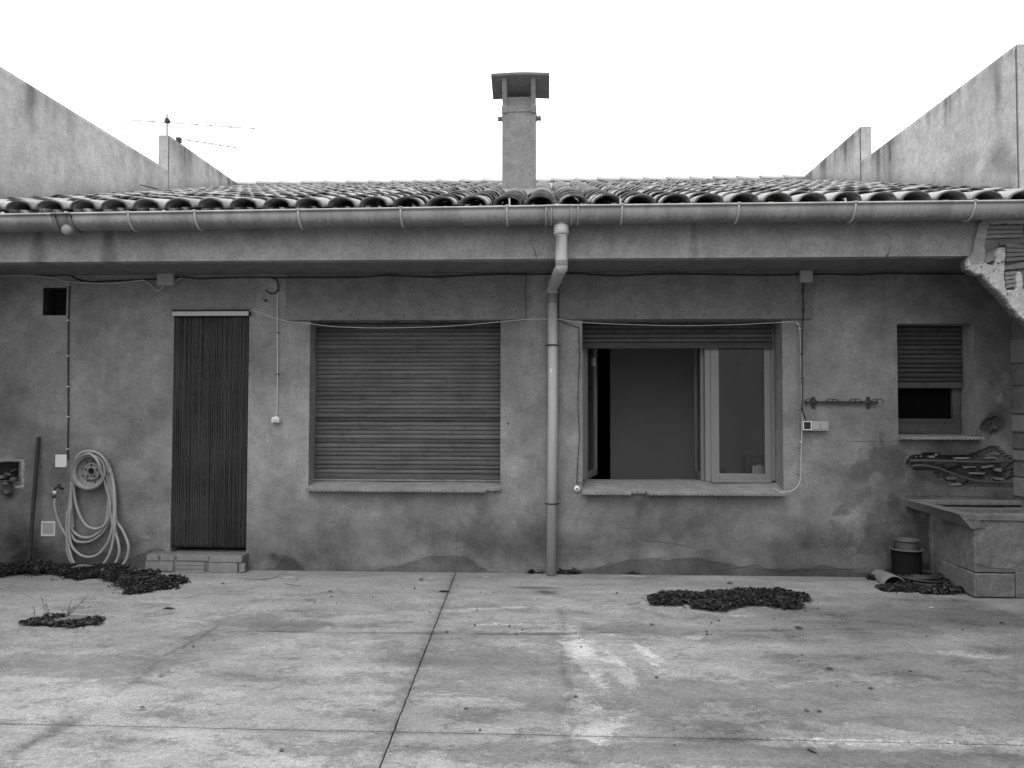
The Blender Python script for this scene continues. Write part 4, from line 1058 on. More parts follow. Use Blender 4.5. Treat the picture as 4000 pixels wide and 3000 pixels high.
mortar_relief([[(3797, 990), (3842, 990), (3846, 1000), (3836, 1018), (3855, 1028), (3880, 1035), (3888, 1010), (3884, 985), (3900, 965), (3932, 965), (3932, 1000), (3928, 1040), (3925, 1075), (3926, 1110), (3932, 1130), (3968, 1128), (3966, 1060), (3985, 1055), (3998, 1080), (4000, 1130), (4236, 1130), (4236, 1465),
      (4040, 1290), (4000, 1255), (3978, 1238), (3935, 1188), (3905, 1150), (3868, 1118), (3835, 1080), (3800, 1068), (3778, 1052), (3774, 1030), (3782, 1005)]], .005, 'mortar', M_MORTAR, corb, yk - .010)
def brick_ridged(ps, nr, mat):
    (a, t0), (c_, t1), (c2, b1), (a2, b0) = ps
    for k in range(nr):
        u0, u1 = k / nr, (k + .80) / nr
        q = [(a + (a2 - a) * u0, t0 + (b0 - t0) * u0), (c_ + (c2 - c_) * u0, t1 + (b1 - t1) * u0), (c_ + (c2 - c_) * u1, t1 + (b1 - t1) * u1), (a + (a2 - a) * u1, t0 + (b0 - t0) * u1)]
        skin(q, yk + .002 + random.uniform(0, .004), yk + .03, mat, 'brick', corb, .0008)
brick_ridged([(3852, 882), (3996, 880), (3996, 930), (3850, 934)], 3, M_BRICK)
brick_ridged([(3845, 960), (3905, 935), (3900, 958), (3846, 984)], 5, M_BRICKD)
brick_ridged([(3905, 934), (4040, 930), (4040, 948), (3905, 958)], 4, M_BRICKD)
brick_ridged([(3848, 1004), (3880, 990), (3884, 1024), (3852, 1034)], 1, M_BRICK)
brick_ridged([(3932, 952), (4040, 956), (4040, 1015), (3932, 1024)], 4, M_BRICKD)
brick_ridged([(3928, 1040), (4040, 1015), (4040, 1042), (3928, 1054)], 4, M_BRICK)
brick_ridged([(3928, 1062), (3968, 1058), (3966, 1122), (3930, 1130)], 4, M_BRICK)
for (px, py, r_) in ((3900, 1028, .008), (3917, 1024, .007), (3882, 1058, .006), (3862, 1086, .006), (3936, 1148, .005), (3835, 1042, .006)):
    q = W(px, py, CD - .02); b = MB(); b.lathe((q.x, yk - .0165, q.z), [(0, .0008), (r_, .0008), (r_, 0)], 9, 'Y'); b.build('hole', M_CRACK, corb)

# ---------------------------------------------------------------- cracks, fixings on the facade
def ribbon(pts, w, y, name='crack', mat=M_CRACK, parent=None, D=EYE_D, jit=.003, depth=.0012):
    ps = []
    for (a, c_), (e_, f_) in zip(pts[:-1], pts[1:]):
        n = max(1, int(math.hypot(e_ - a, f_ - c_) / 9))
        for k in range(n): ps.append((a + (e_ - a) * k / n, c_ + (f_ - c_) * k / n))
    ps.append(pts[-1]); q = [W(a, c_, D) for a, c_ in ps]
    vs = []; fs = []
    for i, p in enumerate(q):
        t = q[min(i + 1, len(q) - 1)] - q[max(i - 1, 0)]; nx_, nz_ = -t.z, t.x; L = math.hypot(nx_, nz_) + 1e-9
        ww = w * random.uniform(.4, 1.2) * (.35 if i in (0, len(q) - 1) else 1); j = random.uniform(-jit, jit)
        yy = y
        if y is None: yy = float(wall_depth(np.array([p.x]), np.array([p.z]))[0]) - .003
        for s_ in (-1, 1): vs.append((p.x + nx_ / L * (ww * s_ / 2 + j), yy, p.z + nz_ / L * (ww * s_ / 2 + j)))
    for i in range(len(q) - 1): fs.append((2 * i, 2 * i + 1, 2 * i + 3, 2 * i + 2))
    b = MB(); b.add(vs, fs); return b.build(name, mat, parent)
DBk = EYE_D + BEAM_Y
ribbon([(2073, 920), (2078, 955), (2090, 985), (2098, 1015)], .006, BEAM_Y - .004, parent=beam, D=DBk)
ribbon([(2049, 940), (2050, 975)], .003, BEAM_Y - .004, parent=beam, D=DBk)
ribbon([(2130, 870), (2160, 890)], .004, BEAM_Y - .004, parent=beam, D=DBk)
ribbon([(3450, 900), (3478, 930), (3470, 1000)], .003, BEAM_Y - .004, parent=beam, D=DBk)
ribbon([(3468, 990), (3462, 1004), (3474, 1004)], .014, BEAM_Y - .004, parent=beam, D=DBk)
ribbon([(2130, 1075), (2134, 1110), (2137, 1130)], .004, None, parent=wall)
ribbon([(1775, 1920), (1776, 1960), (1790, 2010), (1800, 2055), (1788, 2090), (1782, 2150), (1790, 2190)], .0022, None, parent=wall)
ribbon([(3448, 1080), (3452, 1150), (3455, 1185)], .004, None, parent=wall)
ribbon([(1060, 2170), (1140, 2172)], .004, None, parent=wall)
ribbon([(2065, 1335), (2085, 1350)], .006, None, parent=wall); ribbon([(2030, 1570), (2035, 1590), (2030, 1610)], .003, None, parent=wall)
ribbon([(2800, 2230), (2960, 2205), (2985, 2222), (3150, 2226), (3370, 2222)], .005, None, parent=wall)
ribbon([(2430, 2060), (2480, 2070)], .004, None, parent=wall); ribbon([(2500, 2110), (2600, 2118), (2720, 2140)], .003, None, parent=wall)
ribbon([(3300, 1725), (3500, 1723)], .003, None, parent=wall)
ribbon([(3938, 1612), (3960, 1540), (3985, 1500)], .003, None, parent=wall)
ribbon([(3530, 1938), (3700, 1936), (3860, 1943)], .005, None, parent=wall)
ribbon([(215, 1530), (219, 1533), (230, 1536)], .006, None, parent=wall); ribbon([(217, 1524), (219, 1534)], .005, None, parent=wall)
for (px, py, r_) in ((420, 1642, .006), (551, 1640, .008), (1085, 1409, .009), (1025, 1538, .005), (1040, 1175, .018), (3472, 1160, .006), (3448, 1490, .006), (3452, 1695, .008), (3462, 1788, .010), (2190, 1400, .005), (1970, 1600, .008), (1985, 1655, .012), (2060, 1450, .006), (2360, 1240, .007), (1085, 1816, .007), (170, 1435, .004), (3455, 1602, .005), (3905, 1432, .006)):
    q = W(px, py); n = 7; vs = [(q.x, wall_depth(np.array([q.x]), np.array([q.z]))[0] - .004, q.z)]
    for k in range(n):
        a = 2 * math.pi * k / n; rr = r_ * random.uniform(.5, 1.1); vs.append((q.x + rr * math.cos(a), vs[0][1] + .002, q.z + rr * math.sin(a)))
    b = MB(); b.add(vs, [(0, k + 1, (k + 1) % n + 1) for k in range(n)]); b.build('chip', M_CRACK, wall)
for (px, py) in ((2015, 1218), (1925, 1160), (1330, 1218), (1370, 1230), (1580, 1232), (1750, 1234), (2750, 1230), (2480, 1234), (2630, 1236), (3000, 1220)):
    q = W(px, py, 6.5); b = MB(); b.lathe((q.x, -.034, q.z), [(0, .003), (.006, .002), (.008, 0)], 6, 'Y'); b.build('chip', M_CRACK, wall)
rough_late2 = []
# torn masonry: bits of brick and two old pipes
for (px, py, w_, h_, d_) in ((3860, 1822, .10, .018, .03), (3790, 1826, .10, .010, .035), (3820, 1850, .12, .014, .04), (3720, 1868, .08, .012, .035), (3905, 1870, .07, .016, .03), (3760, 1790, .12, .010, .035), (3640, 1785, .05, .014, .03), (3870, 1790, .09, .010, .03), (3730, 1890, .10, .012, .02), (3900, 1835, .05, .03, .03)):
    q = W(px, py); b = MB(); b.obox((q.x, d_ - .01, q.z), Vector((1, 0, random.uniform(-.1, .1))).normalized(), Vector((0, 1, 0)), Vector((random.uniform(-.1, .1), 0, 1)).normalized(), w_ / 2, .02, h_ / 2); rough_late2.append(b.build('brick', random.choice((M_BRICK, M_BRICKD, M_BRICKD)), wall))
rough_late = []
for (px, py, r_) in ((3660, 1777, .016), (3645, 1783, .010), (3600, 1783, .010), (3580, 1785, .008), (3890, 1672, .012)):
    q = W(px, py); b = MB(); b.lathe((q.x, .012, q.z), [(0, .010), (r_ * .6, .008), (r_, -.004), (r_ * .9, -.012)], 7, 'Y'); o = b.build('mortar_lump', M_TROUGH, wall); rough_late.append(o)
M_LEAD = mat_simple('lead_pipe', .05, .55, .3, 20)
e = smooth_path([W(px, py, 6.52) for px, py in ((3553, 1800), (3620, 1800), (3720, 1802), (3820, 1805), (3900, 1803), (3955, 1800))], 6)
b = MB(); b.tube(e, .0130, 10); o = b.build('lead_pipe', M_LEAD); meta(o, 'straight dark pipe lying across the torn plaster above the trough', 'pipe')
e = smooth_path([W(px, py, 6.52) for px, py in ((3560, 1822), (3600, 1818), (3660, 1828), (3710, 1846), (3770, 1868), (3820, 1880), (3880, 1884), (3955, 1886))], 6)
b = MB(); b.tube(e, .0105, 10); o = b.build('lead_pipe', M_LEAD); meta(o, 'thin sagging dark pipe below the straight one in the torn plaster', 'pipe')
# peeled render under the shutter boxes
for (a, c_) in ((1225, 1345), (1370, 1400), (1500, 1560), (1640, 1830), (1860, 1980), (2330, 2380), (2400, 2490), (2520, 2600), (2680, 2720), (2800, 2900), (2950, 3050)):
    ribbon([(a, 1254), ((a + c_) / 2, 1257), (c_, 1255)], .012, .02, 'peeled_edge', M_CRACK, wall, D=6.5, jit=.004)
# chalk arrow
for pts in (((1158, 1530), (1168, 1515), (1178, 1508)), ((1178, 1508), (1190, 1518), (1198, 1532)), ((1170, 1520), (1167, 1556)), ((1181, 1520), (1184, 1556)), ((1063, 1500), (1063, 1520)), ((1044, 1690), (1045, 1730))):
    ribbon(list(pts), .0035, None, 'chalk_mark', M_CHALK, wall, jit=.0015)

M_FRAMEMORTAR = mat_plaster('niche_mortar', .30, streak=.0, big=.34, bump=.008, seed_sc=2.2)
o = mortar_relief([[(-60, 1789), (99, 1789), (99, 1914), (54, 1912), (56, 1895), (79, 1893), (79, 1807), (-60, 1808)]], .005, 'niche_frame', M_FRAMEMORTAR, wall, -.006, .008, .006, EYE_D)
for (px, py, w_, h_, d_) in ((10, 1862, .05, .03, .10), (38, 1852, .06, .02, .11), (60, 1872, .05, .03, .09), (25, 1886, .06, .03, .05), (5, 1905, .05, .04, .03), (30, 1922, .04, .03, .03), (62, 1838, .05, .012, .12)):
    q = W(px, py, EYE_D + d_); b = MB(); b.obox((q.x, d_, q.z), Vector((1, 0, random.uniform(-.5, .5))).normalized(), Vector((0, 1, 0)), Vector((random.uniform(-.3, .3), 0, 1)).normalized(), w_ / 2, .03, h_ / 2)
    o = b.build('brick', random.choice((M_BRICK, M_BRICKD)), wall); rough_late2.append(o)
# vent grille
b = MB(); x0, x1, z0, z1 = Xat(174), Xat(228), Zat(2112), Zat(2053)
frame_boxes(b, x0, x1, z0, z1, .010, -.012, .003)
for k in range(11):
    z = z0 + .014 + (z1 - z0 - .028) * k / 10; b.box(x0 + .010, x1 - .010, -.010, .0, z - .0025, z + .0025)
vg = b.build('vent_grille', M_WHITE, house); b = MB(); b.box(x0 + .004, x1 - .004, -.0035, -.0025, z0 + .004, z1 - .004); b.build('grille_back', M_BLACK, vg)

# ================================================================== party walls
def party_wall(name, xin, xout, prof, label):
    m = MB(); y_lo = prof[0][0]; n = 0
    X_in = xin
    # inner face as a fine grid for stains
    poly = prof
    ys = []; zs_ = []
    m.prism([(y, z) for y, z in poly], lambda u, v, d: (d, u, v), xin, xout)
    o = m.build(name, M_SIDE); meta(o, label, 'wall'); return o
yy = lambda D: D - EYE_D
pl = party_wall('boundary_wall', XL - .002, XL - .13, [(-13, 0), (-13, 2.6), (yy(5.9), 2.6), (yy(5.9), 4.45), (yy(9.68), 4.48), (yy(9.68), 4.94), (yy(13.5), 4.99), (yy(13.5), 0)], 'stained rendered party wall rising above the roof at left')
pr = party_wall('boundary_wall', XR + .002, XR + .13, [(-13, 0), (-13, 3.74), (yy(6.60), 3.74), (yy(6.60), 4.49), (yy(9.82), 4.53), (yy(9.82), 4.98), (yy(13.5), 5.0), (yy(13.5), 0)], 'stained rendered party wall rising above the roof at right')
# dirty runs down from the copings, in relief-free weathering: a fine-grid render coat
def render_coat(xin, prof, sgn, stains, parent, seed, runs=1.0):
    ys = np.arange(prof[0][0], prof[-1][0], .03)
    ztop = np.interp(ys, [p[0] for p in prof], [p[1] for p in prof])
    nz = 60; U = np.linspace(0, 1, nz + 1); Yg, Ug = np.meshgrid(ys, U); Zt = np.meshgrid(ztop, U)[0]; Zlow = 2.2
    Z = Zlow + (Zt - Zlow) * Ug; X = xin + sgn * (.010 + .006 * (fbm(Yg, Z, 1.5, seed) - .5))
    X = np.where(Ug >= 1, xin + sgn * .001, X)
    soft = np.zeros(X.shape); fromtop = Zt - Z
    run = fbm(Yg, Z * .06, 5.5, seed + 1, 3); run2 = fbm(Yg, Z * .05, 16, seed + 2, 2)
    ln = .10 + .55 * np.clip(run - .42, 0, 1) * 2.2
    soft += -.60 * runs * np.clip((run - .54) * 4, 0, 1) * np.exp(-(fromtop / ln) ** 1.5)
    soft += -.42 * runs * np.clip((run2 - .45) * 4, 0, 1) * np.clip(fbm(Yg, Z, 4, seed + 4) * 3 - .8, 0, 1) * np.exp(-(fromtop / .18) ** 1.3)
    soft += -.22 * np.exp(-(fromtop / .05) ** 1.2)
    base = Z - (2.95 + SLOPE * (Yg + .73)); soft += -.45 * np.exp(-(np.clip(base, 0, 9) / (.04 + .12 * fbm(Yg, Z * 0, 2, seed + 5))) ** 1.5)
    soft += -.15 * np.clip((fbm(Yg, Z, 2.0, seed + 9) - .5) * 3, 0, 1)
    for (px, py, ry, rz, a) in stains:
        d_ = ray(px, py); q = EYE + d_ * ((xin - EYE.x) / d_.x); soft += wblob(Yg, Z, q.y, q.z, ry, rz, a, px, 2.5, .5)
    idx = np.arange(X.size).reshape(X.shape)
    fs = np.stack([idx[:-1, :-1].ravel(), idx[:-1, 1:].ravel(), idx[1:, 1:].ravel(), idx[1:, :-1].ravel()], 1).tolist()
    me = bpy.data.meshes.new('render_coat'); me.from_pydata(np.stack([X.ravel(), Yg.ravel(), Z.ravel()], 1).tolist(), [], fs)
    q = me.attributes.new('soft', 'FLOAT', 'POINT'); q.data.foreach_set('value', np.clip(soft, -.75, .3).ravel().astype(np.float32))
    me.materials.append(M_SIDE); o = bpy.data.objects.new('render_coat', me); COL.objects.link(o); o.parent = parent
render_coat(XL, [(yy(5.95), 4.45), (yy(9.675), 4.48)], 1, ((113, 370, .09, .28, -.5), (180, 400, .04, .12, -.25), (100, 520, .2, .4, .08)), pl, 200, .3)
render_coat(XL, [(yy(9.682), 4.94), (yy(12.6), 4.975)], 1, ((715, 590, .25, .25, -.4),), pl, 210)
render_coat(XR, [(yy(6.61), 4.49), (yy(9.815), 4.53)], -1, ((3900, 330, .05, .25, -.5), (3480, 580, .04, .2, -.35), (3900, 620, .15, .14, -.45), (3960, 650, .12, .12, -.4), (3780, 640, .2, .1, -.3), (3600, 540, .1, .2, -.12)), pr, 220)
render_coat(XR, [(yy(9.825), 4.98), (yy(12.6), 4.995)], -1, ((3310, 560, .3, .25, -.3),), pr, 230)
# thicker lower part of the right yard wall beside the trough, with bare blocks
PX = Xat(3951, EYE_D)
b = MB(); b.box(PX + .012, XR, -.9, -.001, 0, Z_SOF - .002); b.build('pier', M_TROUGH, pr)
for (py0, py1, a) in ((1330, 1420, 1), (1425, 1505, 0), (1510, 1612, 0), (1618, 1680, 1), (1690, 1745, 0), (1752, 1788, 1), (1800, 1850, 0), (1856, 1925, 1)):
    z0, z1 = Zat(py1, 6.48), Zat(py0, 6.48); b = MB(); b.box(PX - .004 * a, PX + .013, -.30 - .1 * a, -.004, z0, z1); b.build('brick', M_BRICK if a else M_TROUGH, pr, bevel=.006)

# ================================================================== antennas on the left party wall
def antenna(mast_px, top_y, base_y, boom, marks, D, name, label, v=None, r=.0065):
    o = empty(name, W(*mast_px, D), label, 'antenna'); inv = Matrix.Translation(-Vector(o.location))
    def P(px, py, dd=D): return W(px, py, dd) - Vector(o.location)
    if base_y:
        b = MB(); b.tube([P(mast_px[0], top_y), P(mast_px[0], base_y)], .014, 8); b.build('mast', M_ALU, o)
        b = MB(); c0_ = P(653, 472); b.obox(c0_, Vector((1, 0, 0)), Vector((0, 1, 0)), Vector((0, 0, 1)), .022, .025, .034); b.tube([P(643, 474), P(665, 474)], .016, 8); b.build('clamp', M_IRON, o, bevel=.008)
    A, B = boom; b = MB(); b.tube([P(*A), P(*B, D + .3)], r, 6); b.build('boom', M_ALU, o)
    for (t, L) in marks:
        c_ = P(*A) * (1 - t) + P(*B, D + .3) * t; b = MB(); b.tube([c_ - Vector((.05, L, .0)), c_ + Vector((.05, L, .0))], .0025, 5); b.build('element', M_CABLEW, o)
        b = MB(); b.obox(c_, Vector((1, 0, 0)), Vector((0, 1, 0)), Vector((0, 0, 1)), .012, .010, .010); b.build('element_clip', M_ALU, o)
    if v:
        for (c0_, c1_) in v:
            for dd in (-.22, 0, .22):
                b = MB(); b.tube([P(*c0_, D + dd), P(*c1_, D + dd)], .0045, 5); b.build('reflector_rod', M_ALU, o)
    return o
AD = 10.1
antenna((653, 500), 447, 545, ((523, 470), (992, 502)), ((.16, .20), (.28, .14), (.52, .13), (.64, .12), (.80, .12), (1, .12)), AD, 'antenna', 'tall television antenna with a long boom and forked reflector on the party wall',
        (((523, 470), (466, 427)), ((523, 470), (471, 507)), ((549, 478), (544, 442)), ((549, 476), (556, 490))))
antenna((696, 540), 530, None, ((690, 540), (918, 576)), ((.0, .05), (.2, .09), (.34, .08), (.48, .08), (.6, .08), (.74, .08), (.88, .08), (1, .08)), AD + .5, 'antenna', 'faint smaller antenna behind the tall one, pointing right', None, .0045)
q = W(699, 548, AD); b = MB(); b.obox(q, Vector((1, 0, 0)), Vector((0, 1, 0)), Vector((0, 0, 1)), .028, .03, .035); b.tube([(q.x, q.y, q.z - .03), (q.x - .02, q.y, q.z - .16)], .01, 6); o = b.build('antenna_amplifier', M_IRON, bevel=.006); meta(o, 'small dark amplifier box fixed beside the antenna mast', 'box')
e = smooth_path([W(px, py, 9.4 if px < 500 else 9.0) for px, py in ((468, 732), (490, 722), (515, 713), (550, 722), (600, 735), (650, 745))], 5)
b = MB(); b.tube(e, .006, 6); o = b.build('antenna_cable', M_BLACK); meta(o, 'thin dark cable looping down onto the tiles at left', 'cable')

# ================================================================== cables and fittings
def cable(pts, r, mat, name, label, D=6.515, cat='cable', k=5, clips=(), clipmat=None, group=None):
    e = smooth_path([W(a, c_, D) for a, c_ in pts], k); b = MB(); b.tube(e, r, 8); o = b.build(name, mat, smooth=True); meta(o, label, cat, group)
    for (a, c_) in clips:
        q = W(a, c_, D); b = MB(); b.obox(q + Vector((0, .004, 0)), Vector((1, 0, 0)), Vector((0, 1, 0)), Vector((0, 0, 1)), r + .006, .010, .0035); b.build('clip', clipmat or M_WHITE, o)
    return o
cable([(-80, 1076), (60, 1074), (170, 1078), (265, 1074), (300, 1090), (345, 1100), (420, 1098), (500, 1096), (610, 1090)], .0065, M_BLACK, 'power_cable', 'black cable under the soffit, from the left edge to the first junction box', clips=((320, 1100), (460, 1098), (565, 1094)), clipmat=M_BLACK)
cable([(683, 1083), (730, 1083), (780, 1088), (850, 1086), (900, 1084), (1000, 1083), (1150, 1084), (1400, 1083)] + [(1500, 1076), (1600, 1079), (1700, 1082), (1820, 1076), (1950, 1071), (2100, 1071), (2250, 1068), (2330, 1074), (2430, 1077), (2550, 1071), (2700, 1070), (2850, 1073), (2980, 1075), (3125, 1072)], .0065, M_BLACK, 'power_cable', 'long black cable under the soffit between the two junction boxes', D=6.483, clips=((1320, 1083), (1490, 1077), (1650, 1080), (1820, 1076), (2050, 1071), (2230, 1068)), clipmat=M_BLACK)
cable([(3178, 1071), (3250, 1070), (3350, 1073), (3450, 1068), (3560, 1069), (3700, 1070), (3830, 1068)], .0062, M_BLACK, 'power_cable', 'black cable under the soffit, right of the second junction box')
cable([(-80, 1082), (60, 1076), (160, 1080), (215, 1086), (255, 1100), (330, 1104), (400, 1108), (460, 1105), (540, 1096), (565, 1096), (590, 1115), (605, 1132), (620, 1135), (635, 1122), (638, 1112)], .0042, M_CABLEW, 'bell_cable', 'pale cable that dips in a loop beneath the first junction box', D=6.508, clips=((320, 1104), (460, 1105)))
cable([(685, 1100), (700, 1090), (712, 1086)], .004, M_CABLEW, 'bell_cable', 'short pale cable stub right of the first junction box', D=6.5)
cable([(272, 1106), (270, 1180), (267, 1300), (266, 1450), (267, 1600), (265, 1740), (265, 1770), (267, 1795)], .0055, M_BLACK, 'power_cable', 'black cable running down to the white cover plate', clips=((270, 1112), (267, 1251), (266, 1390), (266, 1510), (266, 1628), (264, 1754)))
cable([(1070, 1084), (1083, 1094), (1086, 1115), (1084, 1140), (1083, 1250), (1084, 1400), (1083, 1550), (1081, 1600), (1079, 1622)], .0045, M_CABLEW, 'switch_cable', 'white cable hanging down beside the doorway to a pull switch', clips=((1084, 1136), (1084, 1299), (1083, 1462)), clipmat=M_BLACK)
cable([(1060, 1085), (1078, 1092), (1086, 1106), (1087, 1128), (1078, 1142), (1060, 1146), (1044, 1140), (1040, 1133)], .006, M_BLACK, 'power_cable', 'short black cable curling back beside the top of the white cable', D=6.505)
cable([(972, 1214), (990, 1214), (1020, 1222), (1060, 1238), (1120, 1254), (1200, 1263), (1300, 1275), (1400, 1280), (1500, 1281), (1620, 1279), (1750, 1274), (1900, 1262), (2050, 1248), (2120, 1246), (2185, 1248), (2260, 1258), (2360, 1264), (2500, 1269), (2660, 1272), (2850, 1269), (3000, 1262), (3108, 1256)], .0026, M_CABLEW, 'clothes_line', 'thin pale line sagging across both wide windows', D=6.46, cat='line')
cable([(3108, 1257), (3118, 1264), (3124, 1290), (3128, 1380), (3131, 1500), (3133, 1650), (3129, 1780), (3128, 1860), (3118, 1895), (3090, 1918), (3050, 1922), (3035, 1915), (3020, 1908)], .0032, M_CABLEW, 'clothes_line', 'pale cord dropping from the line down the right jamb and curling to the sill', D=6.50, cat='line', clips=((3116, 1265), (3125, 1285), (3128, 1382), (3131, 1485), (3128, 1726)))
cable([(3118, 1270), (3117, 1400), (3117, 1600), (3116, 1860)], .0018, M_GREYP, 'thin_wire', 'thin dull wire with studs running down the right jamb', clips=((3117, 1360), (3117, 1462), (3117, 1596), (3116, 1745), (3116, 1846)), clipmat=M_GREYP, cat='wire')
cable([(2184, 1150), (2183, 1243), (2190, 1252), (2220, 1268), (2255, 1278), (2261, 1284), (2262, 1340), (2264, 1400), (2259, 1500), (2258, 1600), (2263, 1700), (2258, 1780), (2254, 1860), (2254, 1888)], .0030, M_BLACK, 'thin_wire', 'thin black wire wandering down the left jamb of the open window', cat='wire')
cable([(2254, 1893), (2260, 1885), (2268, 1884), (2276, 1890), (2280, 1898)], .0028, M_BLACK, 'thin_wire', 'short black wire tail looping over the ceramic insulator', cat='wire')
cable([(3138, 1103), (3137, 1160), (3139, 1210), (3135, 1280), (3133, 1380), (3133, 1480), (3135, 1545), (3133, 1600), (3140, 1620), (3148, 1641)], .0055, M_BLACK, 'power_cable', 'black cable dropping from the second junction box to the sockets', D=6.475, clips=((3138, 1136), (3139, 1210), (3133, 1382), (3134, 1480), (3134, 1600)), clipmat=M_BLACK)
def jbox(px0, py0, px1, py1, label):
    a, c_ = W(px0, py1, 6.46), W(px1, py0, 6.46); b = MB(); b.box(a.x, c_.x, -.07, .0, a.z, c_.z); o = b.build('junction_box', M_GREYP, bevel=.005)
    meta(o, label, 'junction box', 'junction boxes under the soffit')
    b = MB(); b.box(a.x + .004, c_.x - .004, -.076, -.0695, a.z + .004, c_.z - .004); b.build('lid', M_GREYP, o, bevel=.003)
jbox(611, 1066, 678, 1114, 'wide grey junction box above the curtained doorway'); jbox(3126, 1054, 3176, 1103, 'square grey junction box right of the open window')
a, c_ = W(218, 1825), W(263, 1776); b = MB(); b.box(a.x, c_.x, -.012, .004, a.z, c_.z); o = b.build('cover_plate', M_WHITE, bevel=.003); meta(o, 'square white blank cover plate beside the hose', 'cover plate')
q = W(1078, 1641, 6.50)
b = MB(); b.box(q.x - .034, q.x + .034, -.055, .0, q.z - .024, q.z + .026); o = b.build('light_switch', M_WHITE, bevel=.010); meta(o, 'small white surface switch at the end of the white cable', 'switch')
b = MB(); b.box(q.x - .018, q.x + .018, -.062, -.053, q.z - .014, q.z + .014); b.build('rocker', M_CABLEW, o, bevel=.002)
b = MB(); b.box(q.x - .010, q.x + .010, -.035, -.005, q.z + .026, q.z + .036); b.build('cable_gland', M_WHITE, o)
a, c_ = W(3136, 1679, 6.49), W(3236, 1646, 6.49)
b = MB(); b.box(a.x, c_.x, -.045, .0, a.z, c_.z); sock = b.build('socket_box', M_GREYP, bevel=.004); meta(sock, 'triple outdoor socket box with a dark module at left', 'socket')
w3 = (c_.x - a.x) / 3
b = MB(); frame_boxes(b, a.x - .002, a.x + w3, a.z - .002, c_.z + .002, .007, -.052, -.044); b.build('frame', M_WHITE, sock)
b = MB(); b.box(a.x + .005, a.x + w3 - .007, -.050, -.0445, a.z + .005, c_.z - .005); b.build('switch_key', M_BLACK, sock, bevel=.003)
for k in (1, 2): b = MB(); b.box(a.x + w3 * k + .004, a.x + w3 * (k + 1) - .002, -.054, -.0445, a.z + .003, c_.z - .006); b.build('cover', M_GREYP, sock, bevel=.006)
b = MB(); b.box(a.x + w3 + .003, c_.x, -.048, -.030, a.z - .004, a.z + .001); b.build('trim', M_WHITE, sock)
q = W(2254, 1909, 6.5); b = MB(); b.lathe((q.x, -.0, q.z), [(0, .034), (.008, .034), (.010, .030), (.022, .030), (.026, .024), (.026, .016), (.016, .012), (.016, .006), (.024, .0)], 24, 'Y'); ins = b.build('insulator', M_WHITE, smooth=True); meta(ins, 'round white ceramic insulator beside the open window sill', 'insulator')
b = MB(); b.lathe((q.x, -.034, q.z), [(0, .003), (.006, .002), (.007, 0)], 10, 'Y'); b.build('screw', M_IRON, ins)
# broken lamp fixing next to the door
q = W(1022, 1155, 6.52); b = MB(); b.lathe((q.x, 0, q.z), [(0, .006), (.03, .006), (.036, 0)], 12, 'Y'); b.tube([(q.x, -.005, q.z), (q.x + .01, -.02, q.z - .02), (q.x + .02, -.012, q.z - .04)], .003, 5); o = b.build('old_lamp_fixing', M_BEAM); meta(o, 'torn round patch of an old lamp fixing above the doorway', 'fixing')
# tool rack
rk = empty('tool_rack', W(3290, 1572), 'black iron rack with two plates and curved hooks', 'rack')
L0 = Vector(rk.location)
def P2(px, py, y): q = W(px, py, EYE_D + y); return Vector((q.x, y, q.z)) - L0
def rbox(b, x0, z0, x1, z1, y0, y1): 
    A_ = P2(x0, z0, y0); B_ = P2(x1, z1, y0); b.box(A_.x, B_.x, y0 - L0.y, y1 - L0.y, A_.z, B_.z)
b = MB(); rbox(b, 3145, 1566, 3430, 1577, -.030, -.018); b.build('bar', M_IRON, rk, bevel=.002)
for px in (3178, 3393): b = MB(); rbox(b, px - 7, 1550, px + 7, 1595, -.017, -.002); b.build('plate', M_IRON, rk, bevel=.002)
for px in (3166, 3252, 3342, 3428):
    b = MB(); e = smooth_path([P2(px - 23, 1570, -.03), P2(px - 20, 1562, -.07), P2(px - 8, 1559, -.11), P2(px, 1559, -.12), P2(px + 10, 1560, -.11), P2(px + 20, 1563, -.08), P2(px + 23, 1572 if px > 3400 else 1570, -.035)], 4); b.tube(e, .0035, 6)
    b.tube([P2(px, 1559, -.12), P2(px, 1568, -.03)], .0035, 6); b.build('hook', M_IRON, rk)
# tap with hose connector
tap = empty('tap', W(232, 1905), 'small brass wall tap with a pale hose connector', 'tap'); L0 = Vector(tap.location)
e = smooth_path([P2(245, 1908, .0), P2(238, 1907, -.04), P2(228, 1903, -.065), P2(220, 1903, -.075), P2(215, 1910, -.08), P2(213, 1920, -.08)], 5)
b = MB(); b.tube(e, .0095, 10); b.build('spout', M_IRON, tap, smooth=True)
b = MB(); b.lathe(P2(232, 1895, -.055), [(0, .012), (.014, .01), (.016, 0), (.008, -.004), (.006, -.012)], 10); b.tube([P2(192, 1893, -.05), P2(212, 1893, -.05)], .002, 5); b.build('handle', M_IRON, tap)
q = P2(213, 1920, -.08); b = MB(); b.lathe(q, [(.0, .006), (.015, .006), (.016, -.004), (.016, -.022), (.0, -.024)], 14); b.build('connector', M_WHITE, tap, smooth=True)
q = P2(212, 1934, -.08); b = MB(); b.lathe(q, [(.0, .002), (.017, .0), (.018, -.014), (.012, -.026), (0, -.028)], 14); b.build('collar', M_IRON, tap, smooth=True)
# leaning bar
b = MB(); A_ = W(151, 1706, 6.50); B_ = W(114, 2192, 6.42); d = (B_ - A_).normalized(); sxv = Vector((1, 0, 0)); sxv = (sxv - d * sxv.dot(d)).normalized()
b.obox((A_ + B_) / 2, sxv, d.cross(sxv), d, .0125, .0125, (A_ - B_).length / 2); o = b.build('iron_bar', M_IRON, bevel=.002); meta(o, 'dark square iron bar leaning upright against the wall', 'bar')

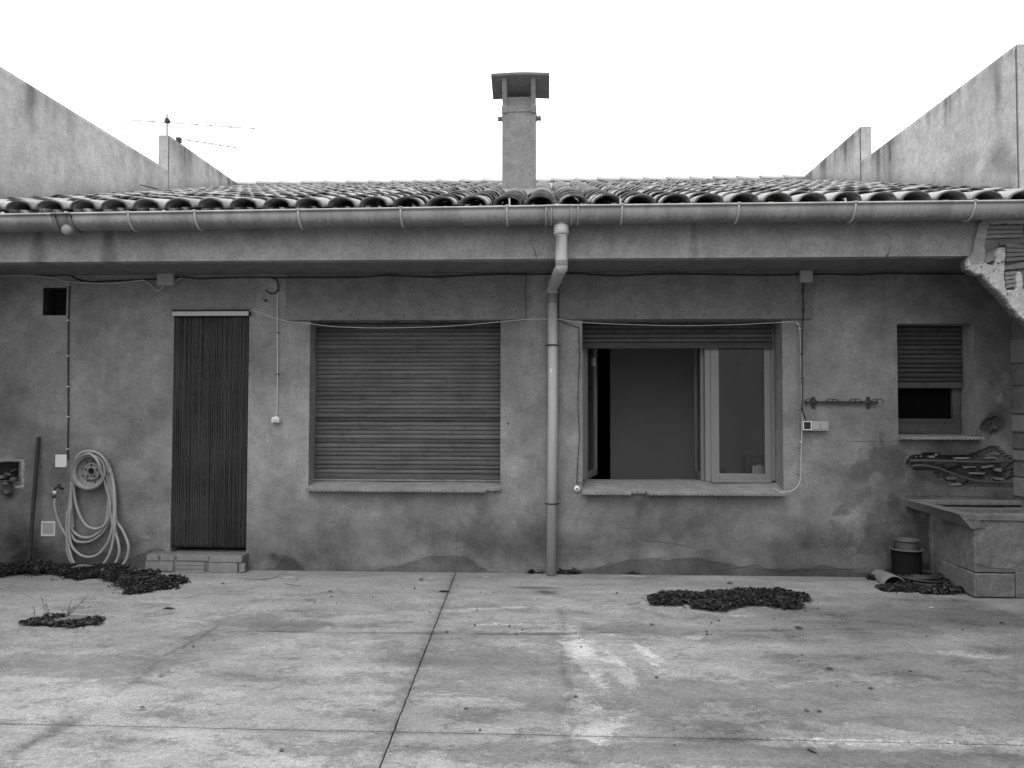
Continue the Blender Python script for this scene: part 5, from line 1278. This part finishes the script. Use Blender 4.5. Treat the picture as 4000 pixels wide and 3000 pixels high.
# ================================================================== wheel rim and hose
rim = empty('wheel_rim', W(348, 1842), 'rusty steel car wheel hung on the wall as a hose holder', 'wheel'); L0 = Vector(rim.location)
b = MB(); q = P2(350, 1842, -.10); q.y = P2(350, 1842, 0).y
b.lathe(q, [(.140, .02), (.150, .026), (.150, .034), (.136, .036), (.126, .05), (.126, .098), (.140, .104), (.143, .112), (.153, .115), (.154, .124), (.144, .127), (.139, .119), (.128, .112), (.120, .106), (.116, .066), (.106, .058), (.086, .056), (.080, .048), (.078, .040)], 48, 'Y')
b.build('rim_body', M_RIM, rim)
b = MB(); b.lathe(q, [(.079, .038), (.079, .066), (.074, .074), (.062, .078), (.056, .073), (.044, .073), (.038, .082), (.031, .083), (.030, .055)], 40, 'Y'); b.build('hub', M_RIM, rim)
b = MB(); b.lathe(q, [(0, .052), (.032, .052)], 24, 'Y'); b.build('hub_hole', M_BLACK, rim)
for k in range(5):
    a = 2 * math.pi * k / 5 + .3; c_ = q + Vector((.052 * math.cos(a), -.0805, .052 * math.sin(a))); b = MB(); b.lathe(c_, [(0, .003), (.006, .003), (.009, -.002)], 10, 'Y'); b.build('bolt_hole', M_BLACK, rim)
for k in range(9):
    a = 2 * math.pi * k / 9 + .1; c_ = q + Vector((.096 * math.cos(a), -.0595, .096 * math.sin(a))); b = MB(); b.lathe(c_, [(0, .001), (.006, .001), (.008, -.003)], 8, 'Y'); b.build('vent_slot', M_IRON, rim)
def hpath(pts, r=.0115): return smooth_path([W(px, py, EYE_D - dd) for px, py, dd in pts], 7)
hose = MB()
H = [
 [(213, 1945, .08), (214, 1985, .08), (228, 2035, .07), (248, 2075, .07), (262, 2098, .07), (263, 2120, .07), (262, 2150, .07), (275, 2190, .07), (300, 2215, .08), (325, 2224, .10)],
 [(288, 1850, .07), (288, 1900, .06), (295, 1960, .06), (310, 2010, .06), (335, 2050, .06), (365, 2065, .06), (395, 2060, .06), (420, 2035, .06), (430, 1990, .07), (428, 1950, .07), (412, 1895, .08), (398, 1850, .10), (388, 1815, .13), (372, 1788, .13), (350, 1772, .10), (325, 1775, .08), (300, 1800, .07), (288, 1850, .07)],
 [(279, 1880, .06), (278, 1960, .06), (277, 2050, .06), (290, 2080, .05), (320, 2098, .05), (355, 2098, .05), (390, 2075, .05), (412, 2045, .05), (420, 2000, .05), (424, 1930, .05), (418, 1870, .06), (408, 1820, .06), (390, 1788, .07), (362, 1772, .07), (320, 1778, .06), (290, 1810, .06), (279, 1880, .06)],
 [(284, 1870, .05), (272, 1960, .05), (270, 2050, .05), (290, 2108, .05), (330, 2118, .04), (370, 2106, .04), (410, 2068, .04), (432, 2010, .05), (436, 1930, .05), (426, 1860, .05), (408, 1805, .06), (380, 1776, .06)],
 [(275, 1980, .08), (270, 2040, .08), (272, 2100, .08), (285, 2140, .08), (315, 2168, .08), (350, 2176, .08), (385, 2164, .08), (415, 2130, .08), (435, 2080, .08), (445, 2010, .08), (446, 1940, .07), (440, 1880, .06), (425, 1825, .06), (400, 1785, .06), (365, 1770, .06)],
 [(263, 2000, .07), (261, 2060, .07), (264, 2110, .07), (280, 2180, .08), (300, 2215, .09), (322, 2232, .11)],
 [(374, 2230, .11), (400, 2208, .10), (425, 2170, .09), (440, 2120, .08), (449, 2050, .08), (450, 1960, .07), (444, 1890, .06), (430, 1830, .05), (408, 1790, .05)],
 [(415, 2226, .11), (440, 2210, .10), (458, 2185, .09), (466, 2150, .09), (460, 2110, .08), (452, 2080, .07), (445, 2000, .05), (440, 1900, .05), (428, 1850, .05)],
 [(455, 2222, .10), (480, 2205, .09), (497, 2175, .08), (502, 2135, .08), (492, 2100, .07), (475, 2065, .06), (456, 2035, .05), (448, 1980, .05), (442, 1900, .04)],
 [(268, 1990, .06), (262, 2040, .05), (260, 2090, .05), (262, 2130, .05), (272, 2175, .05), (288, 2205, .06)],
 [(281, 1870, .05), (280, 1950, .04), (284, 2040, .04), (286, 2060, .04)],
 [(416, 1840, .05), (425, 1900, .05), (432, 1980, .06), (438, 2050, .06)],
 [(296, 1790, .09), (320, 1768, .09), (350, 1762, .09), (385, 1772, .09), (412, 1802, .08), (422, 1850, .07)],
]
for k, p in enumerate(H): hose.tube(hpath(p), .0115 if k != 0 else .010, 10)
o = hose.build('garden_hose', M_HOSE, smooth=True, fix=False); meta(o, 'pale garden hose coiled in long loops over the wheel', 'hose')

# ================================================================== trough
tr = empty('stone_trough', (3.25, -.68, 0), 'cracked cement wash trough in the right corner', 'trough'); T0 = Vector(tr.location)
FD = 5.86; ty0 = FD - EYE_D; tx0 = Xat(3797, FD); ZT = .625
def tbox(b, x0, x1, y0, y1, z0, z1): b.box(x0 - T0.x, x1 - T0.x, y0 - T0.y, y1 - T0.y, z0, z1)
def rough(o, amt, cuts=True):
    me = o.data; bm = bmesh.new(); bm.from_mesh(me)
    bmesh.ops.subdivide_edges(bm, edges=[e for e in bm.edges if e.calc_length() > .05], cuts=12, use_grid_fill=True)
    for v in bm.verts:
        n_ = float(fbm(np.array([v.co.x * 1.3 + v.co.y]), np.array([v.co.z + v.co.y * .7]), 9, 90)[0]) - .5
        v.co += Vector((n_ * amt, (float(vnoise(v.co.x, v.co.z, 14, 91)) - .5) * amt, (float(vnoise(v.co.x, v.co.y, 12, 92)) - .5) * amt))
    bm.to_mesh(me); bm.free()
b = MB(); tbox(b, tx0, XR - .02, ty0, ty0 + .07, .185, ZT - .02); o = b.build('front_panel', M_TROUGH, tr, bevel=.01); rough(o, .010)
b = MB(); tbox(b, tx0, tx0 + .08, ty0 + .071, -.006, .19, ZT - .05); o = b.build('side_panel', M_TROUGH, tr); rough(o, .010)
b = MB(); tbox(b, tx0 + .08, XR - .02, ty0 + .07, -.01, .19, .24); b.build('basin_floor', M_TROUGH, tr)
b = MB(); tbox(b, tx0 + .08, XR - .02, -.09, -.006, .24, ZT - .03); o = b.build('back_panel', M_TROUGH, tr); rough(o, .008)
b = MB(); tbox(b, tx0 - .01, tx0 + .05, -.06, -.004, .0, .57); b.build('pillar', M_TROUGH, tr, bevel=.006)
for o in rough_step: rough(o, .003)
for o in rough_late: rough(o, .012)
for o in rough_late2: rough(o, .016)
# sloping left rim (wash slab edge) and front rim
lx0, lx1 = Xat(3530, 6.5), Xat(3733, FD)
b = MB(); zt0, zt1 = Zat(1940, 6.5), Zat(1994, FD)
vs = [(lx0, -.01, zt0), (lx0 + .10, -.01, zt0 - .003), (lx1 + .11, ty0 - .012, zt1 - .002), (lx1, ty0 - .012, zt1)]
vs2 = [(lx0 + .01, -.01, zt0 - .055), (lx0 + .11, -.01, zt0 - .055), (tx0 + .08, ty0 - .008, zt1 - .10), (tx0 - .02, ty0 - .008, zt1 - .11)]
b.add([Vector(v) - T0 for v in vs + vs2], [(0, 1, 2, 3), (7, 6, 5, 4), (0, 3, 7, 4), (3, 2, 6, 7), (1, 5, 6, 2), (0, 4, 5, 1)])
o = b.build('left_rim', M_TROUGH, tr); rough(o, .008)
b = MB(); tbox(b, lx1 + .09, XR - .02, ty0 - .012, ty0 + .078, ZT - .06, zt1 - .001); o = b.build('front_rim', M_TROUGH, tr, bevel=.01); rough(o, .006)
b = MB(); tbox(b, lx0 + .09, XR - .02, -.10, -.002, zt0 - .04, zt0 - .002); o = b.build('back_rim', M_TROUGH, tr, bevel=.008); rough(o, .006)
b = MB(); tbox(b, Xat(3678, 6.4), Xat(3910, 6.4), -.175, -.104, zt0 - .05, zt0 - .046); b.build('dark_slot', M_BLACK, tr)
b = MB(); tbox(b, lx0 + .2, XR - .02, -.30, -.18, zt0 - .23, zt0 - .045); o = b.build('wash_slab', M_TROUGH, tr); rough(o, .006)
# base blocks
for (x0, x1, z0, z1, mt) in ((tx0 - .012, Xat(3950, FD), .006, .178, M_TROUGH), (Xat(3953, FD), XR - .02, .002, .19, M_TROUGH)):
    b = MB(); tbox(b, x0, x1, ty0 - .012, ty0 + .10, z0, z1); o = b.build('base_block', mt, tr, bevel=.008); rough(o, .006)
yy0 = ty0 + .10
for k in range(3):
    b = MB(); tbox(b, tx0 - .010 + .004 * k, tx0 + .09, yy0 + .002, yy0 + .19, .004, .180 + .004 * k); yy0 += .193; o = b.build('base_block', M_TROUGH, tr, bevel=.008); rough(o, .005)
def tribbon(pts, w, y):
    qs = [W(a, c_, EYE_D + y) - T0 for a, c_ in pts]; b = MB(); vs = []
    for i, p in enumerate(qs): vs += [(p.x, y - T0.y, p.z + w / 2), (p.x, y - T0.y, p.z - w / 2)]
    b.add(vs, [(2 * i, 2 * i + 1, 2 * i + 3, 2 * i + 2) for i in range(len(qs) - 1)]); b.build('crack', M_CRACK, tr)
tribbon([(3798, 2204), (3815, 2203), (3835, 2208), (3860, 2217), (3890, 2220), (3920, 2221), (3945, 2224), (3960, 2216)], .006, ty0 - .016)
tribbon([(3770, 2035), (3785, 2030), (3800, 2034), (3815, 2026)], .004, ty0 - .018)

# ================================================================== pots, loose tile, coil
def pot(name, c, r0, r1, hgt, mat, label, lip=.010):
    e = empty(name, c, label, 'pot'); b = MB()
    b.lathe((0, 0, 0), [(0, 0), (r0, 0), (r0 * 1.01, .01), (r1 - .006, hgt - .03), (r1 - .004, hgt - .012), (r1 - .010, hgt - .012), (r0 - .006, .014), (0, .014)], 40); b.build('body', mat, e, smooth=True)
    b = MB(); b.lathe((0, 0, 0), [(r1 - .006, hgt - .014), (r1 + lip, hgt - .012), (r1 + lip + .003, hgt - .004), (r1 + lip - .002, hgt + .002), (r1 - .004, hgt + .001), (r1 - .008, hgt - .012)], 40); b.build('rim', M_POT2 if mat == M_POT else mat, e, smooth=True)
    return e
pc = W(3547, 2100, 6.30); rpot = (Xat(3610, 6.3) - Xat(3482, 6.3)) / 2
px_ = (Xat(3610, 6.3) + Xat(3482, 6.3)) / 2
hp = EYE_Z + (1600 - 2125) / 3000 * 6.30
pot('plant_pot', (px_, 6.36 - EYE_D, .004), rpot * .82, rpot - .012, hp - .01, M_POT, 'large empty black pot beside the trough')
pot('plant_pot', (px_ + .015, 6.39 - EYE_D, hp - .155), .078, .092, .215, M_POT2, 'smaller grey pot standing inside the black pot', .004)
# curved loose roof tile lying on the floor
b = MB(); n = 12; L = .42
A_ = G(3406, 2240, 0); B_ = G(3496, 2288, 0); ax = Vector((B_.x - A_.x, B_.y - A_.y, 0)); L = ax.length; ax.normalize(); sd_ = Vector((-ax.y, ax.x, 0)); up = Vector((0, 0, 1)); vs = []; fs = []
for o_ in (0, 1):
    for j in range(6):
        t = j / 5; rr = (.070 + .018 * t) - .012 * o_
        for k in range(n + 1):
            a = math.pi * k / n; jg = random.uniform(-.004, .004) if j in (0, 5) else 0
            vs.append(Vector((A_.x, A_.y, 0)) + ax * (L * t + jg) + sd_ * rr * math.cos(a) + up * (rr * .82 * math.sin(a) + .004))
q = 6 * (n + 1)
for j in range(5):
    for k in range(n): i = j * (n + 1) + k; fs += [(i, i + 1, i + n + 2, i + n + 1), (q + i, q + i + n + 1, q + i + n + 2, q + i + 1)]
for k in range(n): fs.append((k, q + k, q + k + 1, k + 1)); i = 5 * (n + 1) + k; fs.append((i, i + 1, q + i + 1, q + i))
b.add(vs, fs); o = b.build('loose_tile', mat_simple('loose_tile_clay_dull', .14, .9, .35, 9, bump=.003), smooth=True); meta(o, 'pale curved roof tile lying on the floor beside the leaf litter', 'tile')
c = G(3598, 2272, .02); b = MB(); pts = []
for k in range(220):
    a = k * .21; rr = .055 + .10 * (k / 220) + .006 * math.sin(k * .37); pts.append((c.x + rr * 1.15 * math.cos(a) , c.y + rr * math.sin(a) * .9, .078 - .020 * (k / 220) + .010 * math.sin(k * .11) + .012 * math.cos(a * .5)))
pts += [(c.x + .22, c.y - .08, .035), (c.x + .05, c.y - .20, .03), (c.x - .12, c.y - .12, .035)]
b.tube(smooth_path(pts, 2), .0085, 7); o = b.build('hose_coil', mat_simple('old_black_hose', .028, .5, .2, 30), smooth=True); meta(o, 'flat coil of old black hose in the corner litter', 'hose')

# ================================================================== leaf litter
def litter(name, blobs, n, size, label, hmax=.05, seed=1, cat='leaf litter', twigs=12, pale=.04):
    rs = random.Random(seed); b = MB()
    B_ = [(G(px, py), rx, ry, hh) for px, py, rx, ry, hh in blobs]
    def hgt(x, y):
        m = 0; f = 0
        for c_, rx, ry, hh in B_:
            w_ = 1 + .35 * (float(vnoise(x, y, 9, seed)) - .5) * 2 + .2 * (float(vnoise(x, y, 30, seed + 1)) - .5)
            q_ = math.hypot((x - c_.x) / rx, (y - c_.y) / ry) * w_
            if q_ < 1: m = max(m, hh * (1 - q_ * q_) ** .6); f = 1
        return m, f
    xs = [c_.x - rx * 1.2 for c_, rx, ry, hh in B_] + [c_.x + rx * 1.2 for c_, rx, ry, hh in B_]; ys = [c_.y - ry * 1.2 for c_, rx, ry, hh in B_] + [c_.y + ry * 1.2 for c_, rx, ry, hh in B_]
    x0, x1, y0, y1 = min(xs), max(xs), min(ys), min(max(ys), -.004)
    # soil mound
    step = .025; nx = int((x1 - x0) / step) + 1; ny = int((y1 - y0) / step) + 1; ids = {}; vs = []; fs = []
    for j in range(ny):
        for i in range(nx):
            h_, f_ = hgt(x0 + i * step, y0 + j * step)
            if f_: ids[(i, j)] = len(vs); vs.append((x0 + i * step, y0 + j * step, h_ * .8 + .002))
    for (i, j) in list(ids):
        if all(t in ids for t in ((i + 1, j), (i + 1, j + 1), (i, j + 1))): fs.append((ids[(i, j)], ids[(i + 1, j)], ids[(i + 1, j + 1)], ids[(i, j + 1)]))
    b.cur = .25; b.add(vs, fs)
    cnt = 0; tries = 0
    while cnt < n and tries < n * 30:
        tries += 1; x = rs.uniform(x0, x1); y = rs.uniform(y0, y1); h_, f_ = hgt(x, y)
        if not f_:
            if rs.random() > .12 or hgt(x + rs.uniform(-.10, .10), y + rs.uniform(-.07, .07))[1] == 0: continue
        cnt += 1; s_ = size * rs.choice((.5, .8, .8, 1.1, 1.6, 2.2)) * rs.uniform(.7, 1.2) * (1 if f_ else .8); z = h_ + rs.uniform(0, .014) * (1 if f_ else .3) + .002
        a = rs.uniform(0, 6.28); tl = rs.gauss(0, .5); rl = rs.gauss(0, .5)
        m = Matrix.Rotation(a, 3, 'Z') @ Matrix.Rotation(tl, 3, 'X') @ Matrix.Rotation(rl, 3, 'Y'); w_ = s_ * rs.uniform(.25, .55); cur = s_ * rs.uniform(-.25, .3)
        pts = [(-s_, 0, 0), (-s_ * .3, -w_, cur), (s_ * .4, -w_ * .8, cur), (s_, 0, 0), (s_ * .4, w_ * .8, cur), (-s_ * .3, w_, cur * .9), (0, 0, -cur * .3)]
        b.cur = (.2 + .6 * rs.random()) if rs.random() > pale else 1.0
        c_ = Vector((x, y, z + s_ * .2)); b.add([c_ + m @ Vector(p) for p in pts], [(0, 1, 6), (1, 2, 6), (2, 3, 6), (3, 4, 6), (4, 5, 6), (5, 0, 6)])
    for k in range(twigs):
        for _ in range(50):
            x = rs.uniform(x0, x1); y = rs.uniform(y0, y1)
            if hgt(x, y)[1]: break
        a = rs.uniform(0, 6.28); L = rs.uniform(.03, .10); z = hgt(x, y)[0] + .012; b.cur = .5 + rs.random() * .4
        b.tube([(x, y, z), (x + L * .5 * math.cos(a), y + L * .5 * math.sin(a), z + .008), (x + L * math.cos(a + .3), min(-.01, y + L * math.sin(a + .3)), z + rs.uniform(-.004, .012))], .0016, 4)
    o = b.build(name, M_LEAF, fix=False); meta(o, label, cat, None, 'stuff'); return o
litter('leaf_litter', [(-60, 2240, .35, .17, .06), (100, 2235, .30, .17, .07), (260, 2238, .25, .14, .06), (400, 2245, .26, .19, .06), (500, 2262, .24, .17, .055), (590, 2290, .24, .15, .05), (660, 2278, .18, .11, .04), (545, 2312, .12, .10, .03)], 8500, .0095, 'dark leaf litter drifted along the wall below the hose', seed=3, twigs=60)
litter('leaf_litter', [(2700, 2350, .26, .13, .05), (2850, 2352, .32, .18, .06), (2990, 2342, .28, .17, .055), (2780, 2378, .18, .10, .04), (3050, 2360, .13, .14, .04), (2620, 2362, .12, .06, .02)], 8000, .0085, 'separate dark heap of leaves lying out on the concrete', seed=4, twigs=40, pale=.01)
litter('leaf_litter', [(3560, 2306, .20, .07, .025), (3690, 2314, .20, .07, .03), (3750, 2296, .10, .1, .03), (3600, 2282, .26, .18, .035), (3710, 2290, .18, .12, .035), (3640, 2240, .22, .14, .05), (3775, 2312, .06, .05, .025), (3480, 2300, .10, .05, .02), (3430, 2262, .08, .08, .015)], 7000, .0095, 'dark litter filling the corner around the pots and coil', seed=5, twigs=50, pale=.03)
for (px, py, rx, ry, lab, sd2) in ((2095, 2236, .06, .035, 'little clump of dry leaves left of the downpipe foot', 11), (2225, 2240, .13, .04, 'clump of crumpled dry leaves right of the downpipe foot', 12), (2465, 2238, .06, .035, 'small dark tuft of leaves at the wall below the broken sill', 13)):
    litter('leaf_litter', [(px, py, rx, ry, .015)], 90, .018, lab, seed=sd2, twigs=5, pale=.35)

# drain grate with weeds
dr = empty('drain_grate', G(240, 2432), 'old drain grate clogged with soil in the yard floor', 'drain'); L0 = Vector(dr.location)
qs = [G(150, 2440), G(360, 2440), G(385, 2416), G(215, 2412)]
b = MB(); b.add([(p.x - L0.x, p.y - L0.y, .006) for p in qs], [(0, 1, 2, 3)]); b.build('pit', M_BLACK, dr)
b = MB(); a0, a1, a2, a3 = [p - L0 for p in qs]
for k in range(22):
    t = k / 21; p0 = a0.lerp(a1, t); p1 = a3.lerp(a2, t); b.tube([(p0.x, p0.y, .012), (p1.x, p1.y, .012)], .0035, 5)
for k in range(9):
    t = k / 8; p0 = a0.lerp(a3, t); p1 = a1.lerp(a2, t); b.tube([(p0.x, p0.y, .014), (p1.x, p1.y, .014)], .0035, 5)
o = b.build('bar', mat_simple('grate_iron', .13, .7, .4, 20), dr)
litter('leaf_litter', [(140, 2438, .11, .06, .015), (215, 2420, .08, .05, .02), (260, 2446, .10, .05, .015), (340, 2438, .10, .04, .01), (370, 2425, .06, .04, .01)], 900, .009, 'soil and moss clogging the drain grate', seed=6, twigs=10, cat='moss')
def weed(px, py, stems, label, seed, tall):
    rs = random.Random(seed); base = G(px, py); o = empty('weed', base, label, 'weed')
    for (ex, ey) in stems:
        # the tip stands above the foot, straight over the floor
        D0 = base.y + EYE_D; tip = W(ex, ey, D0 + rs.uniform(-.03, .03)); tip = Vector((tip.x, tip.y, max(tip.z, .03))) - base
        mid = tip * .5 + Vector((rs.uniform(-.008, .008), rs.uniform(-.01, .01), .004))
        e = smooth_path([Vector((rs.uniform(-.006, .006), 0, 0)), mid, tip], 5); b = MB(); b.tube(e, [.0020 - .0009 * i / len(e) for i in range(len(e))], 5); b.build('stem', M_STEM, o)
        lb = MB(); lb.cur = .7
        for k in range(tall):
            p = e[int((.25 + .75 * k / tall) * (len(e) - 1))]; s_ = rs.uniform(.005, .010); m = Euler((rs.uniform(-1, 1), rs.uniform(-1, 1), rs.uniform(0, 6))).to_matrix()
            lb.add([p + m @ Vector(q_) for q_ in ((0, 0, 0), (s_, -s_ * .4, .001), (s_ * 1.7, 0, .002), (s_, s_ * .4, .001))], [(0, 1, 2, 3)])
        lb.build('leaf', M_LEAF, o)
    return o
weed(132, 2425, [(128, 2365)], 'single short dry stalk at the left end of the drain', 1, 6)
weed(182, 2412, [(160, 2326), (180, 2335), (190, 2385), (172, 2392)], 'tallest pair of weed stalks growing at the drain', 2, 9)
weed(258, 2415, [(296, 2360), (353, 2315), (282, 2340), (240, 2380), (270, 2378), (296, 2375)], 'spreading branched weed leaning right over the drain', 3, 7)
weed(235, 2445, [(222, 2425), (240, 2422), (250, 2428), (232, 2420), (246, 2430), (215, 2432)], 'low bushy tuft in the middle of the drain', 4, 10)

# ================================================================== single leaves, twigs, crumbs
def leaf_obj(px, py, s_, label, cat='leaf', shade=.5, group=None, rot=0, flat=.5):
    c_ = G(px, py); b = MB(); b.cur = shade; w_ = s_ * flat
    pts = [(-s_, 0, 0), (-s_ * .3, -w_, s_ * .25), (s_ * .4, -w_ * .8, s_ * .2), (s_, 0, .002), (s_ * .4, w_ * .8, s_ * .2), (-s_ * .3, w_, s_ * .25), (0, 0, .001)]
    m = Matrix.Rotation(rot, 3, 'Z'); b.add([m @ Vector(p) for p in pts], [(0, 1, 6), (1, 2, 6), (2, 3, 6), (3, 4, 6), (4, 5, 6), (5, 0, 6)])
    o = b.build('dry_leaf', M_LEAF); o.location = (c_.x, c_.y, .006); meta(o, label, cat, group); return o
leaf_obj(2852, 2282, .030, 'dark curled leaf between the wall and the leaf heap', shade=.5)
leaf_obj(2810, 2309, .032, 'flat dark leaf just above the leaf heap', shade=.5, flat=.3)
leaf_obj(3120, 2456, .028, 'dark round leaf right of and below the leaf heap', shade=.4)
leaf_obj(2548, 2444, .022, 'dark leaf left of and below the leaf heap', shade=.4)
leaf_obj(1645, 2267, .020, 'small triangular dark flake between the shut window and the joint', 'flake', .1, flat=.8)
leaf_obj(660, 2383, .050, 'long thin dark leaf out on the floor before the doorway', shade=.2, flat=.13)
leaf_obj(870, 2283, .022, 'dark leaf fragment closest to the door step', shade=.3, flat=.4)
leaf_obj(1030, 2267, .020, 'dark leaf right of the door step by the twig', shade=.3)
leaf_obj(1290, 2313, .022, 'dark leaf below the left end of the shut window', shade=.4, rot=.5)
leaf_obj(1735, 2316, .050, 'thin dark leaf lying across the upper end of the joint', shade=.3, flat=.2)
leaf_obj(632, 2643, .020, 'grey leaf on the pale left slab', shade=.9, rot=1)
leaf_obj(3170, 2935, .030, 'pointed leaf standing near the bottom edge at right', shade=.9, rot=2)
leaf_obj(3242, 2617, .024, 'dark flat leaf in the middle of the right slab', shade=.5)
leaf_obj(3915, 2438, .022, 'dark tuft-like leaf near the right edge', shade=.3)
leaf_obj(555, 2770, .018, 'small dark leaf lower on the left slab', shade=.3)
leaf_obj(3640, 2378, .020, 'white chip lying before the corner litter', 'chip', 1.9)
o = leaf_obj(318, 2252, .085, 'large pale dry leaf on the litter below the hose', shade=1.55, flat=.20, rot=.45); o.location.z = .075
def twig(pts, label, r=.0022):
    e = smooth_path([G(a, c_, .006) for a, c_ in pts], 5); b = MB(); b.tube(e, r, 5); o = b.build('twig', M_STEM); meta(o, label, 'twig')
twig([(955, 2262), (1010, 2263), (1060, 2259), (1085, 2250), (1095, 2240)], 'long curved twig right of the door step')
twig([(1115, 2280), (1140, 2285), (1180, 2289)], 'short twig below the white floor spot')
twig([(2450, 2362), (2475, 2358), (2500, 2352)], 'bent twig left of the leaf heap'); twig([(700, 2262), (712, 2256), (720, 2262), (712, 2272)], 'hooked twig at the tip of the wall litter')
peb = None
rs = random.Random(5)
spots = [(2760, 2468), (2762, 2480), (2778, 2479), (2808, 2424), (2778, 2434), (3025, 2419), (3133, 2559), (3120, 2583), (3096, 2486), (3556, 2623), (2565, 2648), (2248, 2724), (2270, 2528), (3150, 2777), (3620, 2487), (3012, 2663), (2635, 2910), (1680, 2393), (1862, 2385), (1680, 2360), (1745, 2470), (1855, 2443), (1950, 2440), (1990, 2448), (2018, 2478), (1228, 2354), (1315, 2356), (1295, 2332), (1455, 2333), (1620, 2300), (1160, 2266), (1878, 2314), (2410, 2318), (1460, 2778), (1875, 2853), (1100, 2933), (351, 2371), (755, 2527), (1820, 2770), (3760, 2462), (3270, 2682), (2700, 2310), (3200, 2780), (2040, 2462), (1785, 2288), (3400, 2690)]
ob0 = None; PEB = {}
def joint_px(py): return 1770 - (py - 2262) * .393
for i, (px, py) in enumerate(spots):
    c_ = G(px, py); r_ = rs.uniform(.0045, .0095)
    if ob0 is None:
        bmx = bmesh.new(); bmesh.ops.create_icosphere(bmx, subdivisions=2, radius=1)
        for v in bmx.verts: v.co *= 1 + (float(vnoise(v.co.x * 2 + v.co.z, v.co.y * 2, 1.4, 9)) - .5) * .6
        me = bpy.data.meshes.new('pebble'); bmx.to_mesh(me); bmx.free(); me.materials.append(mat_simple('dark_pebble', .07, .9, .4, 3)); ob0 = bpy.data.objects.new('pebble', me); COL.objects.link(ob0); o = ob0
    else: o = ob0.copy(); COL.objects.link(o)
    o.location = (c_.x, c_.y, r_ * .45); o.scale = (r_ * rs.uniform(.8, 1.5), r_, r_ * .7); o.rotation_euler = (0, 0, rs.uniform(0, 6))
    where = ('on the front left slab, nearer than the cross joint' if px < 1700 else 'on the front right slab, nearer than the cross joint') if py > 2860 else \
        ('on the left slab before the doorway' if px < 1200 else 'on the left slab below the shut window' if px < joint_px(py) else 'between the slab joint and the downpipe' if px < 2180 else
         'between the downpipe and the leaf heap' if px < 2600 else 'just below the leaf heap' if px < 3000 and py < 2520 else 'far out on the right slab' if py > 2520 else 'between the leaf heap and the trough')
    PEB.setdefault(where, []).append((px, o))

ORD = 'first second third fourth fifth sixth seventh eighth ninth tenth eleventh twelfth thirteenth'.split()
for where, lst in PEB.items():
    for i, (px, o) in enumerate(sorted(lst, key=lambda t: t[0])):
        meta(o, 'tiny dark pebble ' + where.split(',')[0] + ', ' + ORD[i] + ' from the left there' if len(lst) > 1 else 'lone tiny dark pebble ' + where, 'pebble', 'dark pebbles scattered over the yard floor')
print('objects', len(bpy.data.objects), 'tris', sum(len(o.data.polygons) for o in bpy.data.objects if o.type == 'MESH'))
